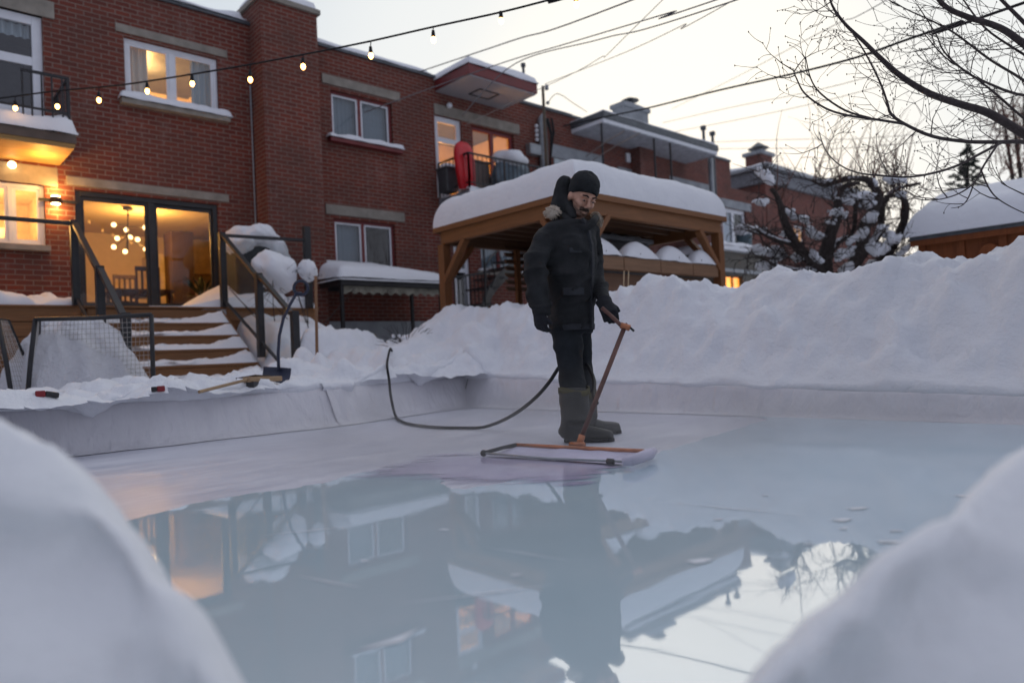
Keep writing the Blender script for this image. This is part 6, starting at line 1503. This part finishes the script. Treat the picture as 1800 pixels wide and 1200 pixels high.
wire('heavy black service cable crossing the sky to the bare branches', [(990, 222, 15.5), (1062, 206, 15), (1140, 190, 14), (1260, 160, 12.5), (1390, 131, 11), (1500, 103, 10), (1595, 70, 9), (1690, 38, 8), (1830, -5, 7)], .017)
wire('thin wire below the heavy cable, farther left of the two by the long canopy', [(1165, 216, 22), (1290, 188, 19), (1440, 158, 16), (1640, 105, 12), (1830, 60, 10)], .008, WT)
wire('thin wire below the heavy cable, lower of the two by the long canopy', [(1185, 232, 22), (1330, 204, 19), (1480, 170, 16), (1700, 108, 12), (1830, 80, 10)], .008, WT)
wire('faint wire slanting high between the canopies toward the right corner', [(1180, 192, 30), (1290, 138, 24), (1460, 48, 15), (1560, 0, 12)], .009, WT)
wire('upper festoon wire from the vent pipes to the apple tree shoots', [(1252, 250, 22), (1330, 247, 21), (1440, 244, 20), (1600, 238, 18)], .008, WT)
wire('lower festoon wire from the vent pipes to the apple tree shoots', [(1254, 262, 22), (1330, 261, 21), (1440, 260, 20), (1600, 252, 18)], .008, WT)
wire('slack drop wire from the utility pole to the long canopy', [(962, 182, 14.9), (980, 165, 15.2), (1010, 183, 16), (1032, 197, 17)], .008, WG, False)
wire('clothes line pair below the long grey canopy, left line', [(1030, 275, 19.5), (1062, 252, 18), (1098, 230, 16.6)], .012, WT, False); wire('clothes line pair below the long grey canopy, right line', [(1042, 282, 19.5), (1080, 258, 18), (1125, 234, 16.6)], .012, WT, False)
# ---- string lights
def sdep(x): return 10.0 / (1 - .025 * 0 + (x - 27) * .000345)
sxs = [(-70, 182), (0, 173), (101, 160), (218, 149), (385, 123), (470, 108), (555, 92), (650, 73), (760, 48), (880, 22), (975, -2), (1060, -22)]
st_ = thing('string_lights', PD(440, 110, sdep(440)), 'string of warm glowing bulbs on a black cable across the left sky and brick wall', 'string lights')
sq = [PD(x, y, sdep(x)) for x, y in sxs]; cp = spline([sq[0] + (sq[0] - sq[1]).normalized() * 3] + sq + [sq[-1] + (sq[-1] - sq[-2]).normalized() * 6 + UP * .4], 8)
MB().tube(cp, .011, 6).build('cable', RUBBER, st_, smooth=True)
def cable_y(x):
    for a, b in zip(sxs, sxs[1:]):
        if a[0] <= x <= b[0]: return a[1] + (b[1] - a[1]) * (x - a[0]) / (b[0] - a[0])
first = None
for x, y in ((27, 190), (101, 187), (174, 176), (259, 160), (338, 147), (440, 140), (533, 117), (652, 98), (762, 70), (881, 37), (1013, 8)):
    dd = sdep(x); p = PD(x, y + 1, dd); top = PD(x, cable_y(x), dd)
    if first is None:
        prof = [(.0, .042), (.010, .040), (.020, .031), (.027, .016), (.028, .0), (.024, -.014), (.015, -.027), (.004, -.034)]
        mb = MB(); mb.loft([[Vector((r_ * math.cos(a), r_ * math.sin(a), z)) + p for a in [2 * PI * k / 14 for k in range(14)]] for r_, z in [(max(.006, r_), z) for r_, z in prof]])
        b_ = mb.build('bulb', BULB, st_, smooth=True)
        s_ = MB().tube([p + UP * .035, p + UP * .055, p + UP * .11], [.021, .024, .017], 10).build('socket', RUBBER, b_, smooth=True)
        first = (b_, s_, p)
    else:
        b_ = first[0].copy(); COL.objects.link(b_); b_.location = p - first[2]
        s_ = first[1].copy(); COL.objects.link(s_); s_.parent = b_
    cpt = min(cp, key=lambda q: (q - top).length)
    MB().tube([p + UP * .105 , top], .006, 5).build('drop_cord', RUBBER, st_)
# ---- chandelier, table and chairs behind the glass
GLB = m_emit('globe_lit', (1, .62, .26), 5)
cd_ = thing('chandelier', PY(225, 370, 15.2), 'chandelier of small glass globes glowing inside the sliding door', 'chandelier')
YC = 15.2
MB().tube([PY(225, 369, YC), PY(224, 440, YC)], .012, 6).tube([PY(225, 369, YC), PY(225, 366, YC)], .09, 12).build('stem', BLACK, cd_)
for x, y in ((200, 395), (255, 400), (222, 404), (206, 419), (229, 417), (242, 421), (200, 434), (256, 438), (220, 442)):
    p = PY(x, y, YC + .15 * math.sin(x)); q = PY(224, (y + 400) / 2 - 2, YC)
    g = MB().ell(p, .045, 12, 8).build('globe', GLB, cd_, smooth=True)
    MB().tube([p, q], .006, 5).build('arm', BLACK, g)
tb = thing('dining_table', (3.7, 15.6, DZ), 'dark dining table inside the room', 'table')
t0, t1 = PY(196, 509, 15.4), PY(300, 512, 15.4)
MB().box(t0.x, t1.x, 15.1, 16.1, t0.z - .06, t0.z).build('tabletop', DARKW, tb, bevel=.01)
for x in (t0.x + .08, t1.x - .08):
    for y in (15.18, 16.02): MB().box(x - .035, x + .035, y - .035, y + .035, DZ + .02, t0.z - .061).build('leg', DARKW, tb)
def chair(px, yC, label):
    p = PY(px, 520, yC); z = DZ + .02; c = thing('dining_chair', (p.x, yC, z), label, 'chair', 'dining chairs')
    MB().box(p.x - .22, p.x + .22, yC - .22, yC + .22, z + .42, z + .46).build('seat', DARKW, c)
    for dx in (-.2, .2):
        MB().box(p.x + dx - .02, p.x + dx + .02, yC - .22, yC - .18, z, z + .42).build('leg', DARKW, c); MB().box(p.x + dx - .02, p.x + dx + .02, yC + .18, yC + .22, z, z + .42).build('leg', DARKW, c)
    mb = MB(); mb.box(p.x - .22, p.x + .22, yC - .235, yC - .2, z + .92, z + 1.0)
    for dx in (-.2, -.1, 0, .1, .2): mb.box(p.x + dx - .018, p.x + dx + .018, yC - .23, yC - .205, z + .46, z + .92)
    mb.build('backrest', DARKW, c)
chair(255, 15.0, 'slat backed dining chair nearest the middle of the sliding door'); chair(215, 16.4, 'dining chair beyond the table near the pale cabinet')
ar = PY(318, 450, 16.0); tag(MB().box(ar.x - .22, ar.x + .24, 15.9, 16.4, DZ + .02, PY(318, 409, 16.0).z).box(ar.x - .24, ar.x + .26, 15.88, 16.42, DZ + .02, DZ + .12).build('reflection_block', DARKW, bevel=.01), 'tall dark box added inside for a dark reflection in the right door pane', 'cupboard')  # dark block put in place of a dark reflection on the pane
pp0 = PY(356, 500, 14.6); ptt = thing('potted_plant', (pp0.x, 14.6, DZ), 'potted plant inside the right door pane', 'plant')
MB().tube([(pp0.x, 14.6, DZ + .02), (pp0.x, 14.6, DZ + .4)], [.13, .17], 14).build('pot', m_plain('pot_clay', (.25, .15, .09), .7), ptt)
mb = MB(); rnd = random.Random(3)
for _ in range(34):
    a = rnd.uniform(0, 2 * PI); L = rnd.uniform(.25, .5); d = Vector((math.cos(a), math.sin(a) * .6, rnd.uniform(.2, 1.6))).normalized(); p = Vector((pp0.x, 14.6, DZ + .4)); q = p + d * L; s_ = d.cross(UP).normalized() * .035
    mb.quad(p, q - s_ - UP * .03, q + d * L * .5 - UP * .12, q + s_ - UP * .03)
mb.build('leaves', m_plain('leaf_green', (.03, .06, .02), .6), ptt)
